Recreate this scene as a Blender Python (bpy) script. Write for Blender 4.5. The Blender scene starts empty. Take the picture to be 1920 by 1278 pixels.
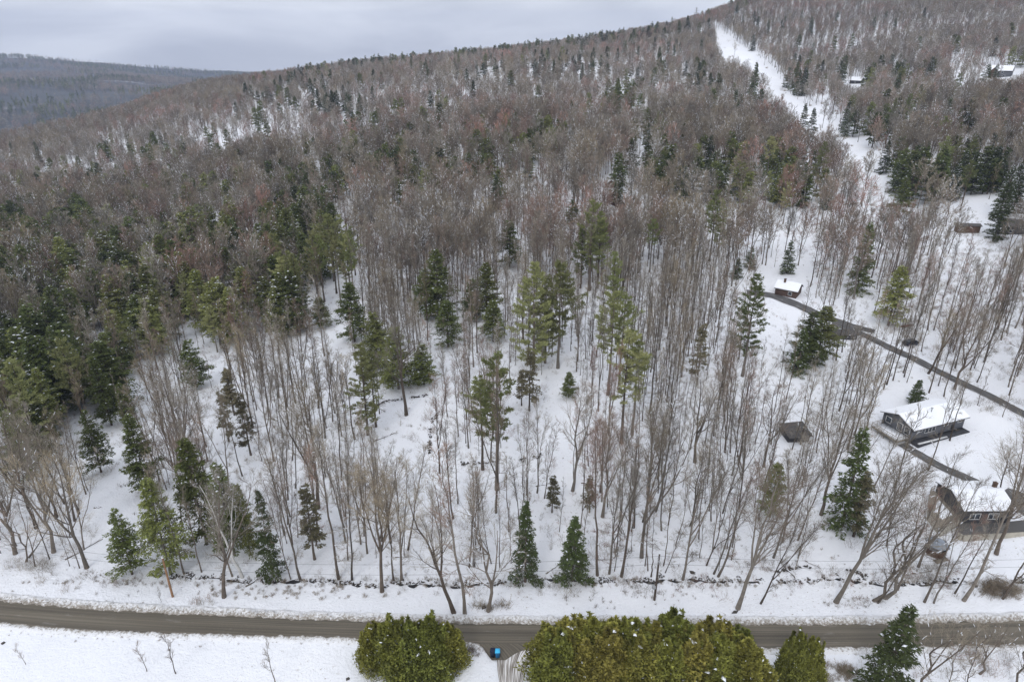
import bpy, math, random
import numpy as np
from mathutils import Vector, Euler

SC = bpy.context.scene
COL = SC.collection
R_ = math.radians
rng = np.random.default_rng(7)
random.seed(7)

# ------------------------------------------------------------------ camera
CAMZ = 85.0
PITCH = R_(24.3)
F = 1280.0                       # focal length in pixels of the 1920 wide photograph
cd = bpy.data.cameras.new('camera')
cam = bpy.data.objects.new('camera', cd); COL.objects.link(cam)
cam.location = (0, 0, CAMZ)
cam.rotation_euler = (R_(90) - PITCH, 0, 0)
cd.sensor_width = 36.0; cd.lens = 36.0 * F / 1920
cd.clip_start = 1.0; cd.clip_end = 20000
SC.camera = cam

# ------------------------------------------------------------------ world and sun (overcast)
SUN_EL, SUN_AZ = R_(42), R_(200)
w = bpy.data.worlds.new('World'); SC.world = w; w.use_nodes = True
nt = w.node_tree; nt.nodes.clear()
def wn(t, **k):
    n = nt.nodes.new(t)
    for a, b in k.items(): setattr(n, a, b)
    return n
sky = wn('ShaderNodeTexSky', sky_type='NISHITA', sun_disc=False, sun_elevation=SUN_EL, sun_rotation=SUN_AZ)
tc = wn('ShaderNodeTexCoord')
mp = wn('ShaderNodeMapping'); mp.inputs['Scale'].default_value = (1.3, 1.3, 6.0)
nz = wn('ShaderNodeTexNoise'); nz.inputs['Scale'].default_value = 2.6; nz.inputs['Detail'].default_value = 5; nz.inputs['Roughness'].default_value = .5
nz.inputs['Distortion'].default_value = .4
cr = wn('ShaderNodeValToRGB')
cr.color_ramp.elements[0].position = .34; cr.color_ramp.elements[0].color = (.56, .59, .66, 1)
cr.color_ramp.elements[1].position = .62; cr.color_ramp.elements[1].color = (.90, .93, .99, 1)
sep = wn('ShaderNodeSeparateXYZ')
gr = wn('ShaderNodeMapRange'); gr.inputs['From Min'].default_value = .12; gr.inputs['From Max'].default_value = .9
gr.inputs['To Min'].default_value = 10.0; gr.inputs['To Max'].default_value = 14.5
sc_ = wn('ShaderNodeVectorMath', operation='SCALE')
mx = wn('ShaderNodeMix', data_type='RGBA'); mx.inputs['Factor'].default_value = .06
bg = wn('ShaderNodeBackground'); bg.inputs['Strength'].default_value = .1
out = wn('ShaderNodeOutputWorld')
L = nt.links.new
L(tc.outputs['Generated'], mp.inputs['Vector']); L(mp.outputs[0], nz.inputs['Vector']); L(nz.outputs['Fac'], cr.inputs[0])
L(tc.outputs['Generated'], sep.inputs[0]); L(sep.outputs['Z'], gr.inputs['Value'])
L(cr.outputs[0], sc_.inputs[0]); L(gr.outputs[0], sc_.inputs['Scale'])
L(sc_.outputs[0], mx.inputs['A']); L(sky.outputs[0], mx.inputs['B']); L(mx.outputs['Result'], bg.inputs[0]); L(bg.outputs[0], out.inputs[0])
sd = bpy.data.lights.new('sun', 'SUN'); sd.energy = .8; sd.angle = R_(14); sd.color = (1, .975, .94)
sun = bpy.data.objects.new('sun', sd); COL.objects.link(sun)
sun.rotation_euler = (R_(90) - SUN_EL, 0, R_(180) - SUN_AZ)
SC.view_settings.view_transform = 'Standard'; SC.view_settings.look = 'None'
SC.view_settings.exposure = 0.22; SC.view_settings.gamma = 1.0
SC.cycles.max_bounces = 4; SC.cycles.diffuse_bounces = 2; SC.cycles.glossy_bounces = 1
SC.cycles.transparent_max_bounces = 4; SC.cycles.volume_bounces = 0; SC.cycles.transmission_bounces = 1

# ------------------------------------------------------------------ terrain
UC = np.array([-1.6, -.95, -.68, -.42, -.26, 0., .24, .38, .55, .70, 1.0, 1.6])
YC = np.array([-60., 60., 92., 140., 200., 300., 420., 600., 750., 950., 1100., 1400., 1900., 2700., 4200., 5000., 7000.])
ZC = np.array([  # rows: YC, columns: UC
 [0,0,0,0,0,0,0,0,0,0,0,0],
 [-1.5,-1.5,-1.5,-1.5,-1.5,-1.5,-1.5,-1.5,-1.5,-1.5,-1.5,-1.5],
 [0,-.2,-.4,-.6,-.8,-1,-1,-1,-.9,-.6,0,0],
 [-6,-4,-3,-1,1,3,4,4,3,3,5,8],
 [-14,-10,-8,-3,2,6,8,8,8,9,14,20],
 [-24,-18,-14,-6,3,13,14,13,15,19,30,40],
 [-34,-28,-20,-6,7,20,22,20,26,33,48,60],
 [-60,-42,-24,0,16,32,34,32,42,52,75,90],
 [-90,-60,-24,10,27,45,50,46,62,78,100,120],
 [-120,-100,-58,14,28,50,70,92,112,124,140,150],
 [-135,-120,-90,-8,24,50,86,142,160,165,170,175],
 [-150,-140,-130,-70,-10,30,70,165,190,195,195,195],
 [-150,-150,-145,-125,-80,-30,20,90,150,180,190,190],
 [-120,-110,-105,-110,-100,-60,0,60,120,150,170,180],
 [-55,-60,-68,-172,-200,-190,-120,0,60,90,120,150],
 [-60,-66,-76,-155,-190,-190,-140,-20,40,70,90,120],
 [-500,-500,-500,-520,-550,-550,-500,-400,-300,-200,-100,0]], float)
def pchip_slopes(x, y):
    h = np.diff(x); d = np.diff(y, axis=0) / h[:, None]
    m = np.zeros_like(y)
    w1 = (2*h[1:] + h[:-1])[:, None]; w2 = (h[1:] + 2*h[:-1])[:, None]
    same = d[:-1]*d[1:] > 0
    with np.errstate(divide='ignore', invalid='ignore'):
        hm = (w1 + w2) / (w1/d[:-1] + w2/d[1:])
    m[1:-1] = np.where(same, hm, 0); m[0] = d[0]; m[-1] = d[-1]
    return m
# refine the control table along Y on a fine grid, then smooth-interpolate along u
YF = np.concatenate([np.arange(-60, 60, 8.), np.geomspace(60, 7000, 400)])
def resample(x, y, xn):
    m = pchip_slopes(x, y); i = np.clip(np.searchsorted(x, xn) - 1, 0, len(x)-2)
    h = (x[i+1]-x[i])[:, None]; t = ((xn - x[i])/(x[i+1]-x[i]))[:, None]
    return ((1+2*t)*(1-t)**2*y[i] + t*(1-t)**2*h*m[i] + t*t*(3-2*t)*y[i+1] + t*t*(t-1)*h*m[i+1])
UF = np.linspace(-1.6, 1.6, 161)
ZF = resample(YC, ZC, YF)
ZF = resample(UC, ZF.T, UF).T
for _ in range(3):                      # soften along u
    ZF[:, 1:-1] = (ZF[:, :-2] + 2*ZF[:, 1:-1] + ZF[:, 2:]) / 4
def vnoise(x, y, s, seed):
    x = x/s + seed*17.3; y = y/s + seed*9.1
    xi = np.floor(x); yi = np.floor(y); fx = x-xi; fy = y-yi
    fx = fx*fx*(3-2*fx); fy = fy*fy*(3-2*fy)
    def hsh(a, b):
        v = np.sin(a*127.1 + b*311.7 + seed*74.7)*43758.5453
        return v - np.floor(v)
    return ((hsh(xi, yi)*(1-fx) + hsh(xi+1, yi)*fx)*(1-fy) + (hsh(xi, yi+1)*(1-fx) + hsh(xi+1, yi+1)*fx)*fy)*2 - 1
def terrain(x, y):
    x = np.asarray(x, float); y = np.asarray(y, float)
    u = np.clip(x/np.maximum(y, 60.), -1.6, 1.6)
    iy = np.clip(np.searchsorted(YF, y) - 1, 0, len(YF)-2); ty = np.clip((y - YF[iy])/(YF[iy+1]-YF[iy]), 0, 1)
    fu = (u + 1.6)/3.2*160; iu = np.clip(np.floor(fu).astype(int), 0, 159); tu = fu - iu
    z = (ZF[iy, iu]*(1-tu) + ZF[iy, iu+1]*tu)*(1-ty) + (ZF[iy+1, iu]*(1-tu) + ZF[iy+1, iu+1]*tu)*ty
    k = np.clip((y - 95)/40, 0, 1)
    z = z + k*(1.0*vnoise(x, y, 38, 1) + .45*vnoise(x, y, 13, 2)) + .16*vnoise(x, y, 6, 3)*np.clip((y-86)/6, .25, 1)
    k2 = np.clip((y - 900)/800, 0, 1)
    z = z + k2*(14*vnoise(x, y, 420, 4) + 7*vnoise(x, y, 170, 5))
    return z
CP, SP = math.cos(PITCH), math.sin(PITCH)
def project(x, y, z):
    d = y*CP + (CAMZ - z)*SP; up = y*SP - (CAMZ - z)*CP
    return 960 + F*x/d, 639 - F*up/d, d
def at(px, py, h=0.0):
    """world point above which the ray of this pixel stands h metres over the ground"""
    a = (px-960)/F; b = (639-py)/F
    d = np.array([a, CP + b*SP, -SP + b*CP])
    ts = np.geomspace(40, 6000, 1500)
    x = d[0]*ts; y = d[1]*ts; z = CAMZ + d[2]*ts
    gap = z - terrain(x, y) - h
    i = int(np.argmax(gap <= 0)) if (gap <= 0).any() else len(ts)-1
    lo, hi = ts[max(i-1, 0)], ts[i]
    for _ in range(20):
        m = (lo+hi)/2
        if CAMZ + d[2]*m - float(terrain(d[0]*m, d[1]*m)) - h > 0: lo = m
        else: hi = m
    X, Y = d[0]*hi, d[1]*hi
    return np.array([X, Y, float(terrain(X, Y))])
def height_for(p, ytop):
    """height of an upright thing at p whose top shows at row ytop"""
    lo, hi = 0, 60
    for _ in range(30):
        m = (lo+hi)/2
        if project(p[0], p[1], p[2]+m)[1] > ytop: lo = m
        else: hi = m
    return lo

# ------------------------------------------------------------------ materials
def mat(name, build):
    m = bpy.data.materials.new(name); m.use_nodes = True
    t = m.node_tree; t.nodes.clear()
    o = t.nodes.new('ShaderNodeOutputMaterial'); b = t.nodes.new('ShaderNodeBsdfPrincipled')
    t.links.new(b.outputs[0], o.inputs[0])
    b.inputs['Roughness'].default_value = .8
    b.inputs['Specular IOR Level'].default_value = .25
    build(t, b); return m
def N(t, ty, **k):
    n = t.nodes.new(ty)
    for a, v in k.items():
        if a in n.inputs: n.inputs[a].default_value = v
        else: setattr(n, a, v)
    return n
def ramp(t, src, stops):
    r = t.nodes.new('ShaderNodeValToRGB'); e = r.color_ramp.elements
    while len(e) < len(stops): e.new(.5)
    for q, (p, c) in zip(e, stops): q.position = p; q.color = (*c, 1)
    t.links.new(src, r.inputs[0]); return r.outputs[0]
def noise(t, scale, detail=3, vec=None, rough=.55, coord='Object'):
    n = t.nodes.new('ShaderNodeTexNoise'); n.inputs['Scale'].default_value = scale; n.inputs['Detail'].default_value = detail
    n.inputs['Roughness'].default_value = rough
    if vec is None:
        c = t.nodes.new('ShaderNodeTexCoord'); vec = c.outputs[coord]
    t.links.new(vec, n.inputs['Vector']); return n.outputs['Fac']
def mixc(t, f, a, b, mode='MIX'):
    m = t.nodes.new('ShaderNodeMix'); m.data_type = 'RGBA'; m.blend_type = mode
    for s, k in ((f, 'Factor'), (a, 'A'), (b, 'B')):
        i = [q for q in m.inputs if q.name == k and (q.type == 'RGBA' or k == 'Factor')][0]
        if isinstance(s, (int, float)): i.default_value = s
        elif isinstance(s, tuple): i.default_value = (*s, 1)
        else: t.links.new(s, i)
    return [q for q in m.outputs if q.type == 'RGBA'][0]
def bump(t, b, src, strength, dist):
    n = t.nodes.new('ShaderNodeBump'); n.inputs['Strength'].default_value = strength; n.inputs['Distance'].default_value = dist
    t.links.new(src, n.inputs['Height']); t.links.new(n.outputs[0], b.inputs['Normal'])
def scaled(t, src, k):
    v = t.nodes.new('ShaderNodeVectorMath'); v.operation = 'MULTIPLY'; v.inputs[1].default_value = k
    t.links.new(src, v.inputs[0]); return v.outputs[0]

def m_snow(t, b):
    c = N(t, 'ShaderNodeTexCoord'); v = c.outputs['Object']
    n1 = noise(t, .05, 4, v); base = ramp(t, n1, [(.3, (.80, .815, .86)), (.7, (.86, .87, .90))])
    # dead leaves, stalks and soil poking through, in patches
    patch = ramp(t, noise(t, .055, 3, v), [(.47, (0, 0, 0)), (.62, (1, 1, 1))])
    fleck = ramp(t, noise(t, 1.9, 5, v, .7), [(.60, (0, 0, 0)), (.66, (1, 1, 1))])
    f = mixc(t, 1.0, patch, fleck, 'MULTIPLY')
    base = mixc(t, f, base, (.33, .29, .25))
    spot = ramp(t, noise(t, .9, 4, scaled(t, v, (1, 1.8, 1)), .65), [(.70, (0, 0, 0)), (.73, (.8, .8, .8))])
    base = mixc(t, spot, base, (.14, .12, .10))
    sx = N(t, 'ShaderNodeSeparateXYZ'); t.links.new(v, sx.inputs[0])      # the far valley floor is brush and scrub with snowy openings
    mr = N(t, 'ShaderNodeMapRange'); mr.inputs['From Min'].default_value = 1250; mr.inputs['From Max'].default_value = 1500; t.links.new(sx.outputs['Y'], mr.inputs['Value'])
    scrub = ramp(t, noise(t, .006, 5, scaled(t, v, (.35, 1, 1)), .7), [(.52, (.035, .04, .04)), (.64, (.08, .08, .085)), (.72, (.5, .52, .56))])
    base = mixc(t, mr.outputs[0], base, scrub)
    t.links.new(base, b.inputs['Base Color'])
    h = mixc(t, .4, noise(t, .55, 6, v, .6), noise(t, 2.6, 5, v, .65))
    bump(t, b, h, 1.0, .55); b.inputs['Roughness'].default_value = .65
SNOW = mat('snow ground', m_snow)
def m_bank(t, b):
    c = N(t, 'ShaderNodeTexCoord'); v = c.outputs['Object']
    n = noise(t, 2.6, 6, v, .75)
    uv = N(t, 'ShaderNodeSeparateXYZ'); t.links.new(c.outputs['UV'], uv.inputs[0])
    a = N(t, 'ShaderNodeMath', operation='MULTIPLY_ADD'); t.links.new(uv.outputs['Y'], a.inputs[0]); a.inputs[1].default_value = -.34; t.links.new(n, a.inputs[2])
    col = ramp(t, a.outputs[0], [(.10, (.84, .85, .88)), (.34, (.76, .76, .77)), (.46, (.36, .33, .29)), (.62, (.20, .17, .14))])
    t.links.new(col, b.inputs['Base Color']); bump(t, b, n, .8, .3)
BANK = mat('dirty ploughed snow', m_bank)
def m_road(t, b):
    c = N(t, 'ShaderNodeTexCoord'); s = scaled(t, c.outputs['UV'], (.035, 1.3, 1))
    n = noise(t, 1.0, 4, s)
    col = ramp(t, n, [(.3, (.098, .086, .068)), (.55, (.135, .119, .094)), (.72, (.165, .148, .118))])
    col = mixc(t, ramp(t, noise(t, 5, 5, c.outputs['Object'], .7), [(.4, (0, 0, 0)), (.75, (.6, .6, .6))]), col, (.16, .14, .11), 'MIX')
    sl = ramp(t, noise(t, 1.0, 5, scaled(t, c.outputs['UV'], (.22, .9, 1)), .7), [(.60, (0, 0, 0)), (.74, (.55, .55, .55))])
    col = mixc(t, sl, col, (.27, .26, .245))
    tr = noise(t, 1.0, 2, scaled(t, c.outputs['UV'], (.012, 3.1, 1)))
    col = mixc(t, 1.0, col, ramp(t, tr, [(.38, (.72, .72, .72)), (.62, (1.16, 1.15, 1.13))]), 'MULTIPLY')
    t.links.new(col, b.inputs['Base Color']); b.inputs['Roughness'].default_value = .62
    bump(t, b, noise(t, 6, 5, c.outputs['Object']), .25, .03)
ROAD = mat('wet gravel asphalt', m_road)
def m_lane(t, b):
    c = N(t, 'ShaderNodeTexCoord')
    n = noise(t, 1.0, 5, scaled(t, c.outputs['UV'], (.25, 2.2, 1)), .65)
    t.links.new(ramp(t, n, [(.45, (.085, .083, .083)), (.62, (.14, .135, .13)), (.70, (.62, .63, .66))]), b.inputs['Base Color'])
LANE = mat('ploughed dark lane', m_lane)
def m_drive(t, b):
    c = N(t, 'ShaderNodeTexCoord')
    n = noise(t, 1.0, 4, scaled(t, c.outputs['UV'], (.14, 5.0, 1)), .6)
    t.links.new(ramp(t, n, [(.38, (.13, .115, .10)), (.48, (.30, .27, .24)), (.56, (.72, .70, .69)), (.7, (.82, .82, .84))]), b.inputs['Base Color'])
DRIVE = mat('tyre-tracked driveway snow', m_drive)
def m_stream(t, b):
    b.inputs['Base Color'].default_value = (.018, .018, .02, 1); b.inputs['Roughness'].default_value = .45
    bump(t, b, noise(t, 4, 4), .5, .1)
WATER = mat('dark stream water', m_stream)
def flat(name, c, rough=.7, var=.25, scale=3.0, bumpk=0):
    def f(t, b):
        n = noise(t, scale, 4)
        t.links.new(ramp(t, n, [(.3, tuple(x*(1-var) for x in c)), (.7, tuple(min(1, x*(1+var)) for x in c))]), b.inputs['Base Color'])
        b.inputs['Roughness'].default_value = rough
        if bumpk: bump(t, b, n, bumpk, .05)
    return mat(name, f)
def tree_mat(name, stops, tone=(.75, 1.25), rough=.85, spread=.012, scale=.7, br=.35, vary=.32):
    """colour varies from tree to tree: soft regional drift by position plus a random part"""
    def f(t, b):
        oi = N(t, 'ShaderNodeObjectInfo')
        n = noise(t, spread, 2, oi.outputs['Location'])
        m = N(t, 'ShaderNodeMath', operation='MULTIPLY_ADD'); t.links.new(oi.outputs['Random'], m.inputs[0]); m.inputs[1].default_value = br
        s = N(t, 'ShaderNodeMath', operation='SUBTRACT'); t.links.new(n, s.inputs[0]); s.inputs[1].default_value = br/2
        t.links.new(s.outputs[0], m.inputs[2])
        col = ramp(t, m.outputs[0], stops)
        v = N(t, 'ShaderNodeTexCoord')
        k = ramp(t, noise(t, scale, 3, v.outputs['Object'], .65), [(.3, (tone[0],)*3), (.7, (tone[1],)*3)])
        w1 = N(t, 'ShaderNodeMath', operation='MULTIPLY'); t.links.new(oi.outputs['Random'], w1.inputs[0]); w1.inputs[1].default_value = 7.31
        w2 = N(t, 'ShaderNodeMath', operation='FRACT'); t.links.new(w1.outputs[0], w2.inputs[0])
        vv = ramp(t, w2.outputs[0], [(0, (1-vary,)*3), (1, (1+vary*1.25,)*3)])
        k = mixc(t, 1.0, k, vv, 'MULTIPLY')
        t.links.new(mixc(t, 1.0, col, k, 'MULTIPLY'), b.inputs['Base Color']); b.inputs['Roughness'].default_value = rough
    return mat(name, f)
BARK = tree_mat('grey brown bark', [(.30, (.080, .062, .048)), (.5, (.115, .094, .076)), (.7, (.19, .17, .145))], scale=1.5)
TWIG = tree_mat('bare twigs', [(.26, (.255, .21, .145)), (.40, (.275, .25, .215)), (.56, (.215, .182, .142)), (.68, (.25, .185, .145)), (.84, (.34, .20, .16))], scale=.4, br=.5)
BIRCH = tree_mat('white birch bark', [(.3, (.66, .64, .60)), (.7, (.74, .72, .69))], tone=(.8, 1.1), scale=5)
HEM = tree_mat('hemlock needles', [(.3, (.062, .080, .024)), (.5, (.100, .120, .034)), (.7, (.175, .185, .058))], tone=(.6, 1.5), scale=1.2)
PIN = tree_mat('white pine needles', [(.3, (.15, .18, .06)), (.5, (.19, .21, .08)), (.7, (.27, .265, .12))], tone=(.7, 1.35), scale=1.2)
SPR = tree_mat('spruce needles', [(.3, (.056, .076, .026)), (.6, (.078, .098, .034)), (.7, (.105, .12, .045))], tone=(.6, 1.4), scale=1.2)
PALE = tree_mat('pale pine needles', [(.3, (.20, .215, .085)), (.7, (.27, .275, .12))], tone=(.7, 1.3), scale=1.2)
BRN = tree_mat('sparse brownish foliage', [(.3, (.115, .11, .06)), (.7, (.16, .135, .08))], tone=(.6, 1.4), scale=1.2)
CED = tree_mat('arborvitae sprays', [(.3, (.142, .165, .035)), (.5, (.205, .202, .042)), (.7, (.235, .205, .048))], tone=(.35, 1.6), scale=1.3, br=.35, vary=.12)
CLUMP = flat('snow clump', (.86, .88, .93), .6, .03)
STRAW = flat('dry grass and brush', (.30, .25, .19), .9, .3)

# ------------------------------------------------------------------ mesh helpers
class Geo:
    def __init__(s): s.V = []; s.F = []; s.n = 0
    def add(s, V, Fc, m=0):
        V = np.asarray(V, float).reshape(-1, 3); Fc = np.asarray(Fc, int)
        if len(V) == 0: return s
        s.V.append(V); s.F.append((Fc + s.n, m)); s.n += len(V); return s
    def mesh(s, name, mats, smooth=False, uv=None):
        me = bpy.data.meshes.new(name)
        V = np.concatenate(s.V); lt = []; li = []; mi = []
        for Fc, m in s.F:
            k = Fc.shape[1]; lt.append(np.full(len(Fc), k)); li.append(Fc.ravel()); mi.append(np.full(len(Fc), m))
        lt = np.concatenate(lt); li = np.concatenate(li); mi = np.concatenate(mi)
        me.vertices.add(len(V)); me.vertices.foreach_set('co', V.ravel().astype(np.float32))
        me.loops.add(len(li)); me.loops.foreach_set('vertex_index', li.astype(np.int32))
        me.polygons.add(len(lt)); ls = np.concatenate([[0], np.cumsum(lt)[:-1]])
        me.polygons.foreach_set('loop_start', ls.astype(np.int32)); me.polygons.foreach_set('loop_total', lt.astype(np.int32))
        me.polygons.foreach_set('material_index', mi.astype(np.int32))
        if smooth: me.polygons.foreach_set('use_smooth', np.ones(len(lt), bool))
        for m in (mats if isinstance(mats, (list, tuple)) else [mats]): me.materials.append(m)
        if uv is not None:
            l = me.uv_layers.new(name='UVMap'); l.data.foreach_set('uv', uv[li].ravel().astype(np.float32))
        me.update(calc_edges=True)
        return me
def link(name, me, parent=None, loc=None, rot=None):
    o = bpy.data.objects.new(name, me); COL.objects.link(o)
    if parent: o.parent = parent
    if loc is not None: o.location = loc
    if rot is not None: o.rotation_euler = rot
    return o
def tag(o, label=None, cat=None, group=None, kind=None):
    if label: o['label'] = label
    if cat: o['category'] = cat
    if group: o['group'] = group
    if kind: o['kind'] = kind
    return o
def thing(name, label, cat, loc, rotz=0, group=None):
    o = bpy.data.objects.new(name, None); COL.objects.link(o); o.location = loc; o.rotation_euler = (0, 0, rotz)
    o.empty_display_size = .5
    return tag(o, label, cat, group)
def nrm(v): return v/np.maximum(np.linalg.norm(v, axis=-1, keepdims=True), 1e-9)
def tubes(P, Rr, k):
    P = np.asarray(P, float); Rr = np.asarray(Rr, float); n, m, _ = P.shape
    T = nrm(np.gradient(P, axis=1)); mean = nrm(P[:, -1]-P[:, 0])
    ref = np.where(np.abs(mean[:, 2:3]) > .9, np.array([[1., 0, 0]]), np.array([[0, 0, 1.]]))[:, None, :]
    A = nrm(np.cross(T, np.broadcast_to(ref, T.shape))); B = np.cross(T, A)
    th = np.arange(k)/k*2*np.pi
    V = P[:, :, None, :] + Rr[:, :, None, None]*(np.cos(th)[None, None, :, None]*A[:, :, None, :] + np.sin(th)[None, None, :, None]*B[:, :, None, :])
    i = np.arange(n)[:, None, None]*m*k + np.arange(m-1)[None, :, None]*k; j = np.arange(k)[None, None, :]; j2 = (j+1) % k
    Fc = np.stack([i+j, i+j2, i+k+j2, i+k+j], -1).reshape(-1, 4)
    return V.reshape(-1, 3), Fc
def ribbons(P0, P1, wd, r):
    """tapering flat twigs"""
    D = nrm(P1-P0); s = nrm(np.cross(D, r.normal(size=D.shape)))*np.asarray(wd)[:, None]/2
    n = len(P0); V = np.stack([P0-s, P0+s, P1], 1)
    return V.reshape(-1, 3), np.arange(3*n).reshape(-1, 3)
def cards(p, d, up, Lc, W):
    """leaf-shaped quads: base, sides, tip"""
    s = nrm(np.cross(d, up)); Lc = np.asarray(Lc)[:, None]; W = np.asarray(W)[:, None]
    V = np.stack([p, p + d*Lc*.45 + s*W/2, p + d*Lc, p + d*Lc*.45 - s*W/2], 1)
    return V.reshape(-1, 3), np.arange(4*len(p)).reshape(-1, 4)
def clumps(p, sz, r, flatk=.5):
    n = len(p); o = np.array([[1, 0, 0], [0, 1, 0], [-1, 0, 0], [0, -1, 0], [0, 0, 1], [0, 0, -.6]], float)
    a = r.uniform(0, 6.28, n); c, s = np.cos(a), np.sin(a)
    st = r.uniform(.6, 1.7, n)
    V = o[None]*np.array([1, 1, flatk])*np.asarray(sz)[:, None, None]
    x = V[..., 0]*st[:, None]; y = V[..., 1]/st[:, None]
    V = np.stack([x*c[:, None]-y*s[:, None], x*s[:, None]+y*c[:, None], V[..., 2]], -1) + p[:, None, :]
    f = np.array([[0, 1, 4], [1, 2, 4], [2, 3, 4], [3, 0, 4], [1, 0, 5], [2, 1, 5], [3, 2, 5], [0, 3, 5]])
    return V.reshape(-1, 3), (np.arange(n)[:, None, None]*6 + f[None]).reshape(-1, 3)
def interp(P, t):
    n, m, _ = P.shape; f = np.clip(t, 0, .9999)*(m-1); i = f.astype(int); g = (f-i)[:, None]; r = np.arange(n)
    return P[r, i]*(1-g) + P[r, i+1]*g, nrm(P[r, i+1]-P[r, i])
def grow(P, Rr, n, t0, t1, a0, a1, Lf, M, up, wob, r, rk=.55, tip=.25, tpow=1.0):
    N_ = len(P); idx = np.repeat(np.arange(N_), n)
    t = t0 + (t1-t0)*((np.tile(np.arange(n), N_) + r.uniform(0, 1, N_*n))/n)**tpow
    p, d = interp(P[idx], t); f = t*(P.shape[1]-1); i = np.minimum(f.astype(int), P.shape[1]-2)
    rad = Rr[idx, i]*(1-(f-i)) + Rr[idx, i+1]*(f-i)
    plen = np.linalg.norm(P[:, 1:]-P[:, :-1], axis=2).sum(1)[idx]
    q = nrm(np.cross(d, r.normal(size=d.shape))); ang = r.uniform(a0, a1, len(t))[:, None]
    dd = nrm(np.cos(ang)*d + np.sin(ang)*q)
    Ln = Lf(t, plen, r)
    pts = [p]; st = Ln/(M-1)
    for j in range(M-1):
        dd = nrm(dd + np.array([0, 0, up]) + r.normal(size=dd.shape)*wob)
        pts.append(pts[-1] + dd*st[:, None])
    Q = np.stack(pts, 1); rr = rad*rk
    Rn = rr[:, None]*np.linspace(1, tip, M)[None]
    return Q, Rn

# ------------------------------------------------------------------ bare trees
def stem(h, r0, wob, r, M=10, tip=.18, curve=0):
    z = np.linspace(0, h, M); x = np.cumsum(r.normal(0, wob, M)); y = np.cumsum(r.normal(0, wob, M)); x -= x[0]; y -= y[0]
    x = x + curve*(z/h)**2*h
    P = np.stack([x, y, z - .3*(z == 0)], 1)[None]
    Rr = r0*(1-(z/h)*(1-tip)); Rr[0] *= 1.35
    return P, Rr[None]
def bare(seed, h=22, r0=.2, cs=.5, n1=14, n2=7, n3=6, n4=3, spread=.27, ang=(.45, .8), up1=.16, snow=0, fork=0, wob=.12, tw=.035, curve=0, cut=1.0, white=False, low=0, big=1.0):
    r = np.random.default_rng(seed)
    P0, R0 = stem(h, r0, wob, r, tip=.16, curve=curve)
    trunk = Geo(); crown = Geo()
    stems = [(P0, R0)]
    for k in range(fork):
        Pf, Rf = grow(P0, R0, 1, .18+.12*k, .35+.12*k, .22, .4, lambda t, l, r: l*(1-t)*.95, 8, .10, .05, r, rk=.75, tip=.2)
        stems.append((Pf, Rf))
    for P, Rr in stems: trunk.add(*tubes(P, Rr, 7))
    S1 = []
    for P, Rr in stems:
        nn = n1 if P is P0 else max(4, n1//2)
        Q, Rn = grow(P, Rr, nn, cs if P is P0 else .3, .99, ang[0], ang[1], lambda t, l, r: h*spread*(1.15-.75*t)*r.uniform(.6, 1.15, len(t)), 6, up1, .10, r, rk=.5, tip=.3)
        S1.append((Q, Rn))
    if low:                                  # a few low dead limbs
        Q, Rn = grow(P0, R0, low, .12, cs, 1.0, 1.5, lambda t, l, r: h*.10*r.uniform(.5, 1.2, len(t)), 6, .02, .12, r, rk=.28, tip=.3)
        S1.append((Q, Rn))
    Q1 = np.concatenate([a for a, _ in S1]); R1 = np.maximum(np.concatenate([b for _, b in S1]), .018)
    trunk.add(*tubes(Q1, R1, 4))
    Q2, R2 = grow(Q1, R1, n2, .15, 1, .4, .8, lambda t, l, r: l*(.62-.3*t)*r.uniform(.6, 1.2, len(t)), 4, .10, .10, r, rk=.55, tip=.4)
    R2 = np.maximum(R2, tw*.36); crown.add(*tubes(Q2, R2, 3), 0)
    Q3, R3 = grow(Q2, R2, n3, .15, 1, .35, .75, lambda t, l, r: l*.5*r.uniform(.6, 1.3, len(t))+.15, 3, .10, .1, r)
    crown.add(*ribbons(Q3[:, 0], Q3[:, -1], np.full(len(Q3), tw), r), 0)
    if n4:
        Q4, R4 = grow(Q3, R3, n4, .2, 1, .3, .7, lambda t, l, r: l*.6*r.uniform(.6, 1.3, len(t))+.1, 2, .08, .1, r)
        crown.add(*ribbons(Q4[:, 0], Q4[:, -1], np.full(len(Q4), tw*.8), r), 0)
    if snow:
        for Q, Rn, k in ((Q1, R1, snow), (Q2, R2, snow*2)):
            i = r.integers(0, len(Q), k); p, d = interp(Q[i], r.uniform(.05, .95, k))
            ok = np.abs(d[:, 2]) < .9; p = p[ok]; d = d[ok]
            Lh = r.uniform(.2, .8, len(p))[:, None]
            off = np.array([0, 0, .05])
            crown.add(*tubes(np.stack([p-d*Lh/2+off, p+off+[0, 0, .03], p+d*Lh/2+off], 1), np.repeat(r.uniform(.03, .065, (len(p), 1))*big, 3, 1)*np.array([[.4, 1, .4]]), 4), 1)
    return trunk, crown

def emit_bare(name, tc_, white=False):
    tr, cw = tc_
    return tr.mesh(name+'_trunk', [BIRCH if white else BARK], True), cw.mesh(name+'_crown', [TWIG, CLUMP])
def merged(name, trunk, crown, mats):
    g = Geo()
    for V_, (F_, m_) in zip(trunk.V, trunk.F): pass
    off = 0
    for src, dm in ((trunk, 0), (crown, 1)):
        o = g.n
        for V_ in src.V: g.V.append(V_)
        for F_, m_ in src.F: g.F.append((F_ + o, m_ + dm))
        g.n = sum(len(v) for v in g.V)
    return g.mesh(name, mats)

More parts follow.
